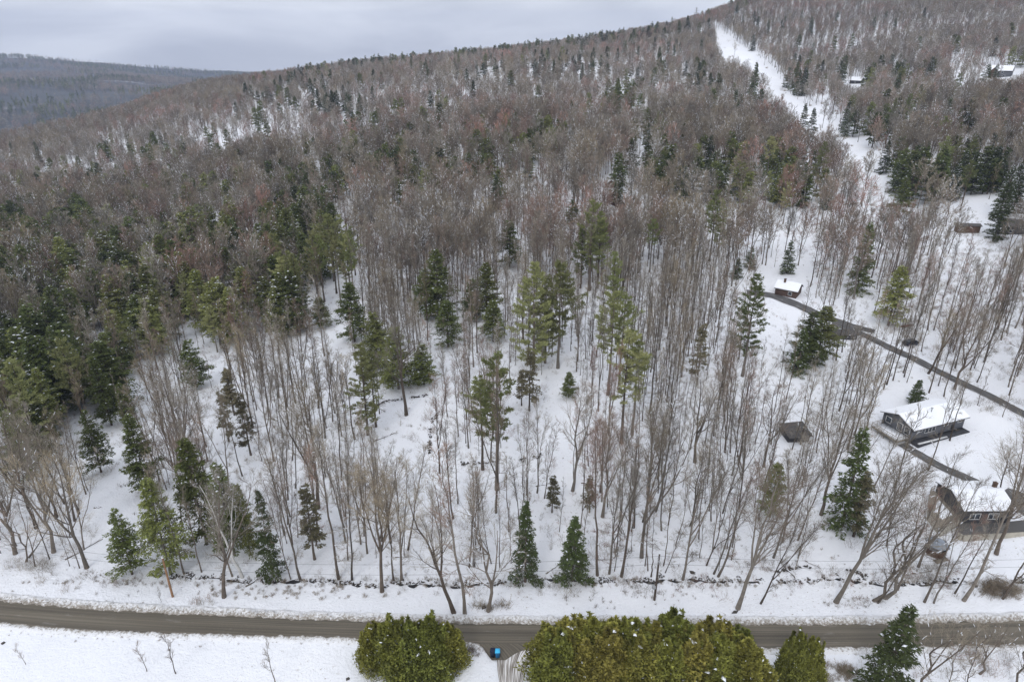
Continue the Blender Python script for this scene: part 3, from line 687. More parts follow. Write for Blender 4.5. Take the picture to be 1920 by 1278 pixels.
# ---- trees read one by one from the picture
H_ = [  # kind, foot x, foot y, top row, lean px, label
 ('broad', 420, 1118, 900, 30, 'grey bare tree with long low limb, right of the left utility pole'),
 ('birch', 455, 1082, 905, -10, 'white birch bending left with pale arching limbs above the stream'),
 ('broad', 163, 1064, 860, 0, 'forked bare tree with broken low branches beside the left glade'),
 ('crooked', 48, 1052, 960, 10, 'crooked dark stump-like tree with a snowy limb reaching right'),
 ('broad', 100, 1035, 850, 0, 'pinkish twiggy bare tree near the lower left corner of the wood'),
 ('broad', 28, 1038, 850, 0, 'thick leaning bare trunk nearest the left edge above the road'),
 ('broad', 68, 990, 800, 0, 'bare tree with a broom-like crown behind the left roadside trees'),
 ('tall', 345, 1075, 880, 0, 'grey forked trunk against the dark hemlocks near the left pole'),
 ('tall', 378, 1072, 930, 0, 'thin bare tree between the left pole and the birch'),
 ('tall', 436, 1080, 930, 0, 'dark slender tree just left of the white birch trunk'),
 ('tall', 545, 1085, 900, -20, 'slender bare tree right of the narrow green hemlock'),
 ('tall', 563, 1086, 830, -30, 'tall thin bare tree leaning left above the stream, left of centre'),
 ('tall', 635, 1085, 800, -10, 'forked tall bare tree a third of the way along the stream'),
 ('tall', 660, 1086, 860, 10, 'straight dark bare trunk just right of a forked one by the stream'),
 ('broad', 716, 1108, 880, 0, 'bare tree with wide V-shaped limbs standing on the stream bank'),
 ('tall', 738, 1088, 900, 0, 'pair-like slim trunk right of the V-limbed bank tree, nearer one'),
 ('tall', 753, 1087, 880, 5, 'slim trunk with upswept limbs behind the stream left of centre'),
 ('tall', 765, 1030, 830, 40, 'bare tree leaning right with curving limbs at the open glade'),
 ('broad', 851, 1148, 930, -60, 'leaning bare tree with wide arching limbs at the road edge, centre left'),
 ('tall', 871, 1151, 860, -35, 'tall straight roadside tree with forked top nearest the road centre'),
 ('crooked', 915, 1142, 955, 0, 'roadside tree with drooping low limbs above a grassy clump'),
 ('tall', 880, 1062, 880, 0, 'slim dark trunk behind the centre roadside trees'),
 ('tall', 930, 960, 700, 0, 'bare tree beside the foot of the big green pine'),
 ('tall', 1120, 1078, 800, 0, 'tall thin pair of stems at the stream right of the two dark conifers'),
 ('tall', 1142, 1075, 860, 5, 'thin bare stem next to the double-stemmed stream tree'),
 ('tall', 1165, 1080, 850, 0, 'stout grey trunk standing in the stream, right of centre'),
 ('tall', 1203, 1044, 760, 0, 'slender tree just behind the right-hand utility pole'),
 ('snag', 1221, 1080, 1012, 0, 'short broken snag beside the right-hand utility pole'),
 ('tall', 1280, 1086, 850, 10, 'multi-stemmed trunk rising out of the stream bank with dark roots'),
 ('tall', 1247, 1073, 980, 25, 'thin crooked young tree leaning right on the stream bank'),
 ('tall', 1338, 1075, 870, 30, 'curved slim trunk leaning right behind the stream'),
 ('tall', 1346, 1080, 890, 28, 'second curved slim trunk, its foot close to the first one'),
 ('broad', 1383, 1140, 890, 20, 'dark roadside tree with spiky low twigs, right of centre'),
 ('tall', 1426, 1131, 960, 45, 'pale slanting trunk leaning right beside the spiky roadside tree'),
 ('tall', 1450, 1045, 840, 25, 'brown-footed tree leaning right in front of the small hemlock'),
 ('broad', 1567, 1128, 870, 55, 'thick leaning trunk with snow at its foot, lower right roadside'),
 ('tall', 1620, 1042, 850, 30, 'pale trunk leaning right behind the thick leaning tree'),
 ('crooked', 1636, 1125, 960, 30, 'crooked roadside tree with twisted dark limbs'),
 ('crooked', 1656, 1120, 940, 20, 'crooked tree with a long limb sprawling right over the stream'),
 ('tall', 1682, 1105, 930, 20, 'brown straight trunk between the crooked trees and the gazebo'),
 ('tall', 1733, 1128, 900, 20, 'forked tree below the brown gazebo, nearest the road'),
 ('tall', 1722, 1062, 850, 15, 'bare tree just left of the brown gazebo'),
 ('tall', 1751, 1130, 960, 30, 'thin leaning tree right of the forked one below the gazebo'),
 ('tall', 1790, 1112, 960, 25, 'thin dark leaning tree on the bank below the deck'),
 ('tall', 1806, 1125, 850, 20, 'large leaning tree with snowy limbs in front of the dark-walled house'),
 ('broad', 1868, 1038, 820, 0, 'stout brown trunk with wide crown in front of the retaining wall'),
 ('tall', 1880, 1122, 950, 30, 'dark slanting tree beside the straw-coloured brush'),
 ('tall', 1645, 1130, 1010, 40, 'short dark slanting stem at the lower right roadside'),
 ('broad', 762, 778, 585, 0, 'big yellow-grey broom-shaped bare tree at the head of the glade'),
 ('tall', 790, 700, 560, 0, 'bare tree behind the big yellow-grey one'),
 ('broad', 1872, 930, 840, -5, 'dark round-crowned bare tree in front of the grey house lawn'),
 ('sapling', 1680, 905, 770, 10, 'bare tree with fine fanning limbs below the grey house deck'),
 ('tall', 1640, 910, 770, 25, 'fan-limbed bare tree between the spruce and the grey house'),
 ('broad', 1600, 560, 440, 0, 'grey bare tree left of the open spruce'),
 ('broad', 1740, 700, 560, 20, 'leaning bare tree beside the lane on the right'),
 ('broad', 1790, 730, 590, 25, 'bushy leaning bare tree standing at the lane'),
 ('sapling', 330, 1262, 1190, 0, 'largest bare sapling on the open snow at the lower left'),
 ('sapling', 275, 1258, 1205, -3, 'thin bare sapling left of the largest one on the open snow'),
 ('sapling', 516, 1280, 1205, 0, 'bare sapling on the open snow midway to the left hedge'),
 ('sapling', 48, 1245, 1208, -5, 'tiny bare twig of a sapling near the lower left corner'),
 ('crooked', 1705, 1300, 1165, 30, 'snow-flecked bare shrub tree right of the front spruce'),
 ('crooked', 1835, 1262, 1165, -20, 'snow-laden bare tree by the road in the lower right corner'),
 ('crooked', 1890, 1285, 1175, 10, 'snow-covered bare tree at the bottom right edge'),
 ('sapling', 1770, 1300, 1215, 0, 'round bare bush in the snow at the bottom right'),
 ('sapling', 1800, 1310, 1205, 0, 'bare bush beside the round one at the bottom right'),
 ('sapling', 303, 1128, 1100, 0, 'small bare shrub on the bank left of the utility pole foot'),
 # conifers
 ('spruce', 1648, 1310, 1128, 5, 'front green spruce with snow flecks overlapping the road'),
 ('spruce', 985, 1090, 935, 0, 'thin dark conifer at the stream left of its bushy neighbour'),
 ('spruce', 1073, 1088, 965, 0, 'bushy dark green conifer standing over the stream at centre'),
 ('spruce', 513, 1082, 912, 0, 'narrow green hemlock by the stream right of the birch'),
 ('brown', 590, 1048, 905, 0, 'sparse brownish conifer behind the stream, left of centre'),
 ('hemlock', 248, 1076, 950, 0, 'snowy hemlock at the left end of the stream'),
 ('hemlock', 320, 1075, 890, 0, 'dark green hemlock directly behind the left utility pole'),
 ('hemlock', 388, 1020, 815, 0, 'tall bright green hemlock behind the white birch, left one'),
 ('hemlock', 440, 1040, 862, 0, 'green hemlock behind the white birch, right one'),
 ('hemlock', 470, 1040, 900, 0, 'low dark hemlock between the birch and the narrow hemlock'),
 ('spruce', 1578, 985, 795, 0, 'big open dark spruce with snowy branches left of the grey house'),
 ('brown', 1600, 1005, 880, 0, 'snow-dusted olive conifer at the foot of the big spruce'),
 ('hemlock', 1442, 968, 865, 0, 'grey-green conifer alone among slim trunks, right of centre'),
 ('spruce', 1714, 757, 710, 0, 'small bright green conifer behind the grey house roof'),
 ('spruce', 1605, 548, 412, 0, 'tall open spruce with bare foot on the upper right snow'),
 ('spruce', 1475, 512, 448, 0, 'dark spruce with thick snow pads near the snowy cabin roof'),
 ('spruce', 1406, 502, 460, 0, 'small white-laden spruce left of the dark snowy one'),
 ('spruce', 1380, 522, 482, 0, 'smallest dark snowy spruce beside the tall pine top'),
 ('hemlock', 1665, 610, 495, 0, 'dark brownish hemlock behind pink twigs by the lane'),
 ('hemlock', 1530, 680, 570, 0, 'green conifer at the end of the lane, right one'),
 ('hemlock', 1508, 690, 580, 0, 'green conifer at the end of the lane, left one'),
 ('spruce', 1493, 700, 612, 0, 'low snowy open conifer below the two green ones'),
 ('pine', 1392, 705, 512, 0, 'large layered green pine left of the lane end'),
 ('palepine', 1000, 700, 490, 0, 'feathery pale pine of the middle pair, left one'),
 ('palepine', 1046, 690, 488, 0, 'feathery pale pine of the middle pair, right one'),
 ('palepine', 1022, 680, 520, 0, 'lower feathery pine between the middle pair'),
 ('pine', 1140, 740, 545, 0, 'umbrella-topped green pine right of the middle pair, left stem'),
 ('pine', 1160, 730, 550, 0, 'umbrella-topped green pine right of the middle pair, right stem'),
 ('pine', 1165, 830, 618, 0, 'dense dark-green pine crown below the umbrella-topped one'),
 ('pine', 1185, 815, 628, 0, 'second dense pine crown below the umbrella-topped one'),
 ('pine', 932, 917, 662, 0, 'tallest green pine with airy layers at the centre of the photo'),
 ('pine', 905, 880, 700, 0, 'slighter green pine touching the tallest one on its left'),
 ('palepine', 690, 815, 643, 0, 'yellow-green pine left of the central glade'),
 ('pine', 705, 800, 660, 0, 'green pine close behind the yellow-green glade pine'),
 ('pine', 1145, 620, 470, 0, 'single pine behind the umbrella-topped ones'),
 ('pine', 1105, 545, 375, 0, 'tall dark pine below the brown hillside cabin'),
 ('pine', 1120, 540, 395, 0, 'dense pine joined to the tall dark one below the cabin'),
 ('pine', 1088, 540, 420, 0, 'lower pine of the dark group below the cabin'),
 ('hemlock', 822, 600, 463, 0, 'tall snow-dusted dark hemlock left of the middle pair of pines'),
 ('hemlock', 800, 600, 500, 0, 'dark hemlock leaning on the tall snow-dusted one'),
 ('hemlock', 912, 600, 488, 0, 'dark hemlock just left of the middle pair of pines'),
 ('hemlock', 885, 600, 520, 0, 'low green hemlock beside the dark one left of the pines'),
 ('hemlock', 665, 640, 525, 0, 'round-topped dark hemlock among pink-twigged trees'),
 ('hemlock', 605, 615, 555, 0, 'small dark hemlock alone left of the round-topped one'),
 ('hemlock', 708, 690, 580, 0, 'yellowish-green hemlock behind the big broom-shaped tree'),
 ('hemlock', 795, 720, 640, 0, 'dark low hemlock right of the big broom-shaped tree'),
 ('hemlock', 840, 650, 560, 0, 'snowy hemlock with drooping white boughs above the glade'),
 ('hemlock', 925, 640, 560, 0, 'snow-boughed dark hemlock under the middle pines'),
 ('hemlock', 370, 725, 633, 0, 'single dark green hemlock left of the slim trunk stand'),
 ('hemlock', 243, 795, 715, 0, 'round dark green hemlock on the left slope'),
 ('hemlock', 190, 885, 765, 0, 'bright green hemlock at the lower left of the dark belt'),
 ('palepine', 80, 855, 672, 0, 'large pale-green feathery pine at the left edge'),
 ('palepine', 155, 780, 632, 0, 'pale-green feathery pine right of the largest left one'),
 ('palepine', 360, 600, 512, 0, 'flat-topped pale pine in the left hemlock belt'),
 ('palepine', 408, 660, 572, 0, 'pale thin pine standing over pink twigs on the left'),
 ('brown', 992, 770, 648, 0, 'rusty sparse conifer right of the tallest pine'),
 ('brown', 978, 760, 690, 0, 'smaller rusty conifer beside the sparse one'),
 ('hemlock', 1066, 745, 695, 0, 'small dark conifer deep among slim trunks near centre'),
 ('brown', 1105, 960, 890, 0, 'grey-green sparse conifer behind the stream at centre'),
 ('brown', 1035, 960, 890, 0, 'faint brownish conifer left of the grey-green sparse one'),
 ('hemlock', 992, 340, 293, 0, 'lone dark spire among brown crowns above the middle'),
 ('hemlock', 958, 172, 130, 0, 'lone dark round hemlock high on the slope'),
 ('pine', 1435, 345, 255, 0, 'layered pine left of the snowy clearing'),
 ('pine', 1530, 360, 265, 0, 'layered pine overlapping the snowy clearing'),
 ('spruce', 1500, 262, 192, 0, 'open-branched spruce at the clearing edge, left one'),
 ('spruce', 1515, 275, 200, 0, 'open-branched spruce at the clearing edge, right one'),
 ('spruce', 1410, 185, 115, 0, 'spruce at the left edge of the upper clearing'),
 ('pine', 1330, 490, 355, 0, 'tall olive pine midway between cabin and clearing'),
 ('pine', 1345, 480, 375, 0, 'olive pine just right of the tall midway one'),
 ('pine', 1218, 510, 410, 0, 'slim green pine left of the tall olive one'),
 ('pine', 1432, 400, 320, 0, 'thin pine below the layered one left of the clearing'),
 ('pine', 1468, 420, 340, 0, 'small pine right of the thin one near the clearing'),
 ('pine', 1800, 395, 298, 0, 'round green pine on the right slope with snow pads'),
 ('spruce', 1655, 325, 262, 0, 'spruce at the right edge of the lower clearing'),
 ('hemlock', 955, 500, 410, 0, 'rusty-topped hemlock above the middle stand'),
 ('hemlock', 1072, 420, 372, 0, 'small dark hemlock left of the hillside cabin group'),
]
for k, x, y, yt, ln, lb in H_:
    v = None
    foot(k, x, y, yt, ln, label=lb)
# ---- hedges and bushes in front
for x, y, yt in [(700, 1236, 1165), (738, 1250, 1150), (775, 1256, 1158), (812, 1250, 1150), (848, 1240, 1163), (722, 1222, 1160), (795, 1226, 1156), (835, 1220, 1166)]:
    foot('cedar', 770+(x-770)*.94, y+8, yt+7, 0, label='arborvitae of the left hedge', group='arborvitae shrubs of the left hedge', wide=1.08)
xs = np.linspace(1030, 1372, 10)
for i, x in enumerate(xs):
    foot('cedar', x, 1268 + 4*math.sin(i*2.1), [1178, 1168, 1160, 1170, 1162, 1168, 1158, 1172, 1168, 1184][i], 0, label='arborvitae of the right hedge', group='arborvitae shrubs of the right hedge', wide=1.3)
for i, x in enumerate(np.linspace(1050, 1355, 8)):
    foot('cedar', x, 1236 + 3*math.sin(i*1.7), 1168 + 6*math.sin(i*2.3), 0, label='arborvitae of the right hedge', group='arborvitae shrubs of the right hedge', wide=1.1)
for i, x in enumerate(np.linspace(1045, 1385, 8)):
    foot('cedar', x, 1300, 1196+5*math.sin(i*1.9), 0, label='arborvitae of the right hedge', group='arborvitae shrubs of the right hedge', wide=1.25)
for x, y, yt in [(1480, 1288, 1186), (1512, 1286, 1196)]:
    foot('cedar', x, y, yt, 0, label=['olive arborvitae bush standing apart right of the right hedge', 'smaller olive arborvitae at the far right of the hedges'][x > 1500], wide=.7)

# ---- conifer groups read as tops inside ellipses (cx, cy, rx, ry, count, kind, height)
CL = [(330, 345, 300, 50, 34, 'hemlock', 15), (430, 500, 120, 40, 10, 'hemlock', 15), (100, 430, 150, 80, 30, 'hemlock', 15), (420, 440, 190, 50, 26, 'hemlock', 14), (150, 330, 150, 30, 14, 'hemlock', 14), (60, 540, 90, 50, 12, 'hemlock', 15), (760, 230, 300, 60, 20, 'hemlock', 14), (80, 385, 120, 42, 26, 'hemlock', 15), (60, 455, 90, 40, 14, 'hemlock', 15), (190, 450, 85, 42, 16, 'hemlock', 15), (300, 475, 90, 50, 18, 'hemlock', 15),
 (440, 405, 110, 42, 24, 'hemlock', 15), (330, 400, 60, 30, 8, 'hemlock', 15), (565, 375, 60, 38, 10, 'hemlock', 15), (620, 425, 40, 28, 8, 'pine', 18),
 (530, 455, 60, 30, 5, 'pine', 17), (50, 620, 80, 70, 22, 'hemlock', 16), (190, 620, 50, 50, 5, 'hemlock', 15), (30, 735, 45, 45, 7, 'hemlock', 13),
 (250, 525, 60, 35, 9, 'hemlock', 15), (400, 245, 32, 28, 7, 'hemlock', 14), (255, 262, 100, 20, 18, 'hemlock', 13), (600, 290, 80, 30, 10, 'hemlock', 14),
 (700, 265, 60, 32, 11, 'hemlock', 14), (800, 285, 60, 30, 11, 'hemlock', 14), (900, 255, 60, 34, 15, 'hemlock', 14), (1000, 222, 45, 28, 8, 'hemlock', 14),
 (1140, 170, 45, 30, 12, 'hemlock', 14), (1070, 210, 30, 28, 6, 'hemlock', 14), (1200, 160, 30, 20, 5, 'hemlock', 13), (640, 165, 60, 18, 14, 'spruce', 15), (560, 140, 50, 12, 7, 'spruce', 14),
 (1240, 230, 60, 50, 12, 'hemlock', 15), (1190, 290, 50, 22, 8, 'hemlock', 14), (1495, 132, 34, 20, 12, 'spruce', 19), (1580, 205, 45, 26, 9, 'spruce', 15),
 (1625, 205, 50, 25, 8, 'hemlock', 15), (1700, 130, 70, 40, 10, 'spruce', 15), (1890, 75, 40, 40, 12, 'hemlock', 15), (1710, 180, 30, 30, 4, 'pine', 18),
 (1800, 240, 60, 40, 7, 'pine', 18), (1890, 290, 40, 60, 10, 'spruce', 16), (1700, 290, 50, 40, 5, 'hemlock', 15), (1590, 155, 80, 30, 4, 'spruce', 14), (860, 110, 120, 18, 14, 'spruce', 14), (1040, 95, 120, 16, 16, 'spruce', 14),
 (1180, 75, 100, 14, 14, 'spruce', 14), (1450, 25, 90, 14, 10, 'spruce', 14), (1650, 20, 120, 14, 6, 'spruce', 14), (730, 590, 50, 30, 2, 'hemlock', 14), (230, 740, 30, 40, 4, 'hemlock', 14), (230, 300, 180, 30, 6, 'hemlock', 13),
 (40, 270, 50, 8, 2, 'spruce', 13), (430, 700, 30, 60, 3, 'brown', 12), (1350, 560, 60, 60, 1, 'brown', 12), (1060, 115, 60, 10, 5, 'spruce', 13)]
r2 = np.random.default_rng(99)
for cx, cy, rx, ry, n, k, h in CL:
    m = 0
    if cx < 700 and cy > 300: n = int(n*1.65)
    elif cy < 320 and cx < 1300: n = int(n*1.5)
    while m < n:
        a, q = r2.uniform(0, 6.283), math.sqrt(r2.uniform()); x, y = cx+rx*q*math.cos(a), cy+ry*q*math.sin(a); hh = h*r2.uniform(.95, 1.45)
        m += 1
        p = at(x, y, hh)
        if p[1] > 1700: continue
        ok = keep(np.array([p[0]]), np.array([p[1]]), np.array([p[2]]), np.array([hh]), r2)[0][0]
        if ok: put(k, p, hh)
# ridge-line evergreens stand on the crest of the hill
YR = np.linspace(500, 1500, 400)
for u in r2.uniform(-.30, .44, 300):
    if .262 < u < .285: continue
    el = (terrain(u*YR, YR)-CAMZ)/YR; yy = YR[int(np.argmax(el))] - r2.uniform(0, 1)**1.5*150 + 15
    if vnoise(np.array([u*1000]), np.array([0.]), 60, 5)[0] < -.45: continue
    put('hemlock' if r2.uniform() < .35 else 'spruce', np.array([u*yy, yy, float(terrain(u*yy, yy))]), r2.uniform(15, 23), wide=1.35)
# evergreens dotted over the upper slopes
nn = 0
while nn < 330:
    x, y = r2.uniform(430, 1900), r2.uniform(60, 330); hh = r2.uniform(14, 21); p = at(x, y, hh)
    if not 300 < p[1] < 1300: continue
    if vnoise(p[:1], p[1:2], 90, 6)[0] + .5*vnoise(p[:1], p[1:2], 30, 7)[0] < r2.uniform(-.3, .5): continue
    if inside(x, y, ROW) or not keep(np.array([p[0]]), np.array([p[1]]), np.array([p[2]]), np.array([hh]), r2)[0][0]: continue
    put('hemlock' if r2.uniform() < .7 else 'spruce', p, hh, wide=1.15); nn += 1
# an evergreen read one by one is not masked by the ones of a group
heroes = [a for a in PLACED if a['label'] and a['kind'] in ('hemlock', 'pine', 'palepine', 'spruce', 'brown')]
def masks(b):
    for a in heroes:
        x0_, y0_, d0_ = project(*a['p']); x1_, y1_, _ = project(a['p'][0], a['p'][1], a['p'][2]+a['h'])
        u0, v0, e0 = project(*b['p']); u1, v1, _ = project(b['p'][0], b['p'][1], b['p'][2]+b['h'])
        if e0 < d0_+3 and abs((u0+u1)/2-(x0_*.3+x1_*.7)) < 4.5*F/d0_ and v1 < y0_*.45+y1_*.55 and v0 > y1_: return True
    return False
PLACED = [b for b in PLACED if b['label'] or not masks(b)]

# ---- the bare wood, scattered over the ground
fill = []
def scatter(y0, y1, cell, hmean, seed):
    r = np.random.default_rng(seed); X = np.arange(-1.0*y1-60, 1.0*y1+60, cell); Y = np.arange(y0, y1, cell)
    X, Y = np.meshgrid(X, Y); X = X.ravel() + r.uniform(-.5, .5, X.size)*cell; Y = Y.ravel() + r.uniform(-.5, .5, Y.size)*cell
    m = np.abs(X) < .88*Y + 45; X = X[m]; Y = Y[m]; Z = terrain(X, Y)
    H = hmean*r.uniform(.72, 1.15, X.size)
    if y0 > 400: H = np.where(Y > 800, H*.85, H)
    ok, bx, by, tx, ty, d = keep(X, Y, Z, H, r)
    vis = (bx > -200) & (bx < 2120)
    D = density(bx, by)*(.85 + .35*vnoise(X, Y, 22, 31))
    ok &= (r.uniform(size=X.size) < D)
    return np.stack([X, Y, Z, H, bx, by, tx, ty, d], 1)[ok]
A1 = scatter(92, 230, 3.1, 21.5, 41); A2 = scatter(230, 480, 4.0, 20, 42); A3 = np.concatenate([scatter(480, 880, 6.0, 16, 43), scatter(880, 1400, 4.9, 17, 44)])
ALL = np.concatenate([A1, A2, A3])
kc = [a for a in PLACED if a['kind'] in ('hemlock', 'pine', 'palepine', 'spruce', 'brown')]
ru = np.random.default_rng(17).uniform(size=len(ALL)); hide = np.zeros(len(ALL), bool)
for a in kc:
    x, y, z = a['p']; cx1, cy1, dd1 = project(x, y, z+a['h']); cx0, cy0, dd0 = project(x, y, z)
    cyc = cy1*.65 + cy0*.35; cxc = cx1*.65+cx0*.35; hw = 2.6*F/dd0+2*F/dd0; hh_ = abs(cy0-cy1)*.5
    ccx = ALL[:, 6]*.7+ALL[:, 4]*.3; ccy = ALL[:, 7]*.7+ALL[:, 5]*.3; chh = np.abs(ALL[:, 7]-ALL[:, 5])*.25
    hh_ *= .75
    q = (np.abs(ccx-cxc) < hw) & (np.abs(ccy-cyc) < hh_+chh) & (ALL[:, 8] < dd0+2)
    hide |= q & (ru < (.9 if a['label'] else .77))
    hide |= (np.hypot(ALL[:, 0]-x, ALL[:, 1]-y) < 2.2)
ALL = ALL[~hide]

# ------------------------------------------------------------------ make the individual trees
INFO = {'slim': ('bare_tree', 'bare tree'), 'tall': ('bare_tree', 'bare tree'), 'pole': ('bare_tree', 'bare tree'), 'broad': ('bare_tree', 'bare tree'), 'wide': ('bare_tree', 'bare tree'), 'crooked': ('bare_tree', 'bare tree'),
 'snag': ('tree_snag', 'dead tree'), 'birch': ('birch_tree', 'birch tree'), 'sapling': ('sapling', 'sapling'), 'hemlock': ('hemlock_tree', 'hemlock tree'), 'pine': ('pine_tree', 'pine tree'), 'palepine': ('pine_tree', 'pine tree'),
 'spruce': ('spruce_tree', 'spruce tree'), 'brown': ('conifer_tree', 'conifer'), 'cedar': ('arborvitae', 'hedge shrub')}
GROUP = {'bare_tree': 'bare trees of the snowy wood', 'hemlock_tree': 'hemlocks of the wood', 'pine_tree': 'white pines of the wood', 'spruce_tree': 'spruces of the wood', 'conifer_tree': 'sparse brownish conifers', 'sapling': 'saplings and bare bushes on the snow'}
used_labels = set()
ORD = ['first', 'second', 'third', 'fourth', 'fifth', 'sixth', 'seventh', 'eighth', 'ninth', 'tenth', 'eleventh', 'twelfth']
px_of = lambda v: v
MARKS = [(420, 1118, 'the grey tree right of the left pole'), (455, 1082, 'the white birch'), (324, 1118, 'the orange-brown utility pole'), (1227, 1124, 'the dark utility pole'), (513, 1082, 'the narrow green hemlock'),
 (715, 1108, 'the V-limbed bank tree'), (851, 1148, 'the arching roadside tree'), (985, 1090, 'the thin dark stream conifer'), (1073, 1088, 'the bushy stream conifer'), (1165, 1080, 'the stout grey stream trunk'),
 (1283, 1086, 'the multi-stemmed stream trunk'), (1383, 1140, 'the spiky roadside tree'), (1567, 1128, 'the thick leaning roadside trunk'), (1578, 985, 'the big open spruce'), (1442, 968, 'the grey-green conifer right of centre'),
 (1496, 826, 'the shed with the flat dark roof'), (1750, 1036, 'the brown gazebo'), (1740, 820, 'the grey one-storey house'), (1860, 980, 'the dark-walled house'), (932, 917, 'the tallest central pine'), (690, 815, 'the yellow-green glade pine'),
 (762, 778, 'the broom-shaped tree'), (780, 880, 'the central glade'), (590, 1048, 'the sparse brownish conifer left of centre'), (190, 990, 'the left glade'), (100, 1035, 'the pinkish tree near the lower left'), (388, 1020, 'the tall bright hemlock'),
 (190, 885, 'the bright hemlock on the left slope'), (243, 795, 'the round dark hemlock on the left slope'), (80, 855, 'the large pale feathery pine'), (155, 780, 'the second pale feathery pine'), (360, 600, 'the flat-topped pale pine'), (408, 660, 'the pale thin pine'),
 (370, 725, 'the single hemlock by the slim stand'), (665, 640, 'the round-topped dark hemlock'), (605, 615, 'the small lone dark hemlock'), (822, 600, 'the tall snow-dusted hemlock'), (912, 600, 'the dark hemlock by the middle pines'), (1020, 700, 'the feathery middle pair of pines'),
 (1150, 735, 'the umbrella-topped pine'), (1170, 825, 'the dense dark-green pine crown'), (992, 770, 'the rusty sparse conifer'), (1066, 745, 'the small conifer deep in the stand'), (1105, 960, 'the grey-green sparse conifer'), (1105, 545, 'the dark pines below the cabin'),
 (1175, 388, 'the brown hillside house'), (1392, 705, 'the large layered pine'), (1472, 556, 'the brown cabin'), (1605, 548, 'the tall open spruce'), (1575, 636, 'the long dark outbuilding'), (1665, 610, 'the brownish hemlock by the lane'), (1706, 646, 'the parked car'),
 (1790, 730, 'the bushy tree at the lane'), (1815, 437, 'the long brown shed'), (1890, 439, 'the grey house at the right edge'), (1800, 395, 'the round green pine'), (1337, 490, 'the tall olive pine'), (1435, 345, 'the layered pine left of the clearing'), (1530, 360, 'the layered pine in the clearing'),
 (1507, 268, 'the open spruces at the clearing'), (1655, 325, 'the spruce right of the lower clearing'), (1410, 185, 'the spruce left of the upper clearing'), (1602, 157, 'the small white-roofed cabin'), (1872, 145, 'the high gabled house'), (992, 340, 'the lone dark spire'), (958, 172, 'the lone round hemlock'),
 (1340, 60, 'the top of the clearing'), (470, 275, 'the snowy gap on the left slope'), (620, 120, 'the left end of the spruce ridge'), (860, 95, 'the middle of the ridge'), (1303, 50, 'the pylon'), (60, 250, 'the left end of the near ridge'), (1495, 150, 'the big spruces by the clearing'),
 (200, 480, 'the middle of the left hemlock belt'), (60, 430, 'the left edge of the hemlock belt'), (440, 450, 'the right part of the hemlock belt'), (100, 640, 'the lower hemlock belt'), (760, 300, 'the dark band on the middle slope'), (1780, 260, 'the pines on the right slope'), (1240, 270, 'the dark group above the cabin'), (640, 200, 'the conifers under the left ridge'), (250, 300, 'the upper left hemlocks')]
def pct(v, full): return f'{100*v/full:.0f}%'
def mk_tree(kind, p, h, lean=(0, 0), label=None, v=None, wide=1.0, group=None, rz=None, r=r2):
    L_ = PROTO[kind]; q = L_[int(r.integers(len(L_))) if v is None else v % len(L_)]
    nm, cat = INFO[kind]; s = h/q['h']; sw = s*wide
    if kind == 'cedar' and group: label = None
    if kind in ('hemlock', 'spruce', 'brown'): sw = .6*s+.4 if s < 1 else .7*s+.3
    if kind == 'hemlock': sw *= 1.15 if p[1] > 150 else .8
    sw *= wide if kind in ('hemlock', 'spruce') else 1
    if label and 'narrow' in label: sw *= .6
    if label and 'thin dark conifer' in label: sw *= .75
    bx, by, d = project(*p)
    if label in used_labels or label is None:
        slope = project(p[0]+.01, p[1], p[2])
        tx_, ty_, _ = project(p[0], p[1], p[2]+h)
        if nm == 'arborvitae':
            side = 'left hedge' if px_of(bx) < 900 else 'right hedge'
            row = 'front' if by > 1290 or (bx < 900 and by > 1240) else 'back' if by < 1246 else 'middle'
            nth = ORD[min(len(ORD)-1, sum(1 for l in used_labels if l.endswith(f'{row} row of the {side}')))]
            label = f'olive arborvitae shrub, {nth} from the left in the {row} row of the {side}'
        else:
            size = {0: 'tall', 1: '', 2: 'short'}[0 if h > 21 else 2 if h < 14 else 1]
            wood = {'bare_tree': 'bare tree', 'hemlock_tree': 'green hemlock', 'pine_tree': 'green pine', 'spruce_tree': 'dark spruce', 'conifer_tree': 'brownish conifer'}.get(nm, cat)
            dl = sorted(MARKS, key=lambda q: math.hypot(q[0]-bx, (q[1]-by)*1.6))
            done = False
            for mk in dl[:40]:
                dx, dy = bx-mk[0], (by-mk[1])*1.6; dist = math.hypot(dx, dy); an = math.degrees(math.atan2(-dy, dx)) % 360
                wh = ['right of', 'behind and right of', 'behind', 'behind and left of', 'left of', 'in front and left of', 'in front of', 'in front and right of'][int((an+22.5)//45) % 8]
                far = 'just' if dist < 26 else '' if dist < 60 else 'a little way' if dist < 110 else 'well'
                for extra in ('', 'leafless ' if nm == 'bare_tree' else 'dense '):
                    label = ' '.join(f'{size} {extra}{wood} {far} {wh} {mk[2]}'.split())
                    if label not in used_labels and len(label.split()) <= 16: done = True; break
                if done: break
    used_labels.add(label)
    rz_ = r.uniform(0, 6.283) if rz is None else rz
    if kind == 'birch' or lean[0]: rz_ = rz or 0
    o = thing(nm, label, cat, p - np.array([0, 0, .12]), rz_, group or GROUP.get(nm))
    if lean[0]: o.rotation_euler = (0, math.atan2(lean[0], h), 0)
    elif kind in ('tall', 'pole', 'slim'): o.rotation_euler = (r.normal(0, .04), r.normal(.01, .05), rz_)
    o.scale = (sw, sw, s)
    t = link('trunk', q['trunk'], o); c = link('crown', q['crown'], o)
    return o
STUFF = []   # (low index, x, y, z, rot, scale)
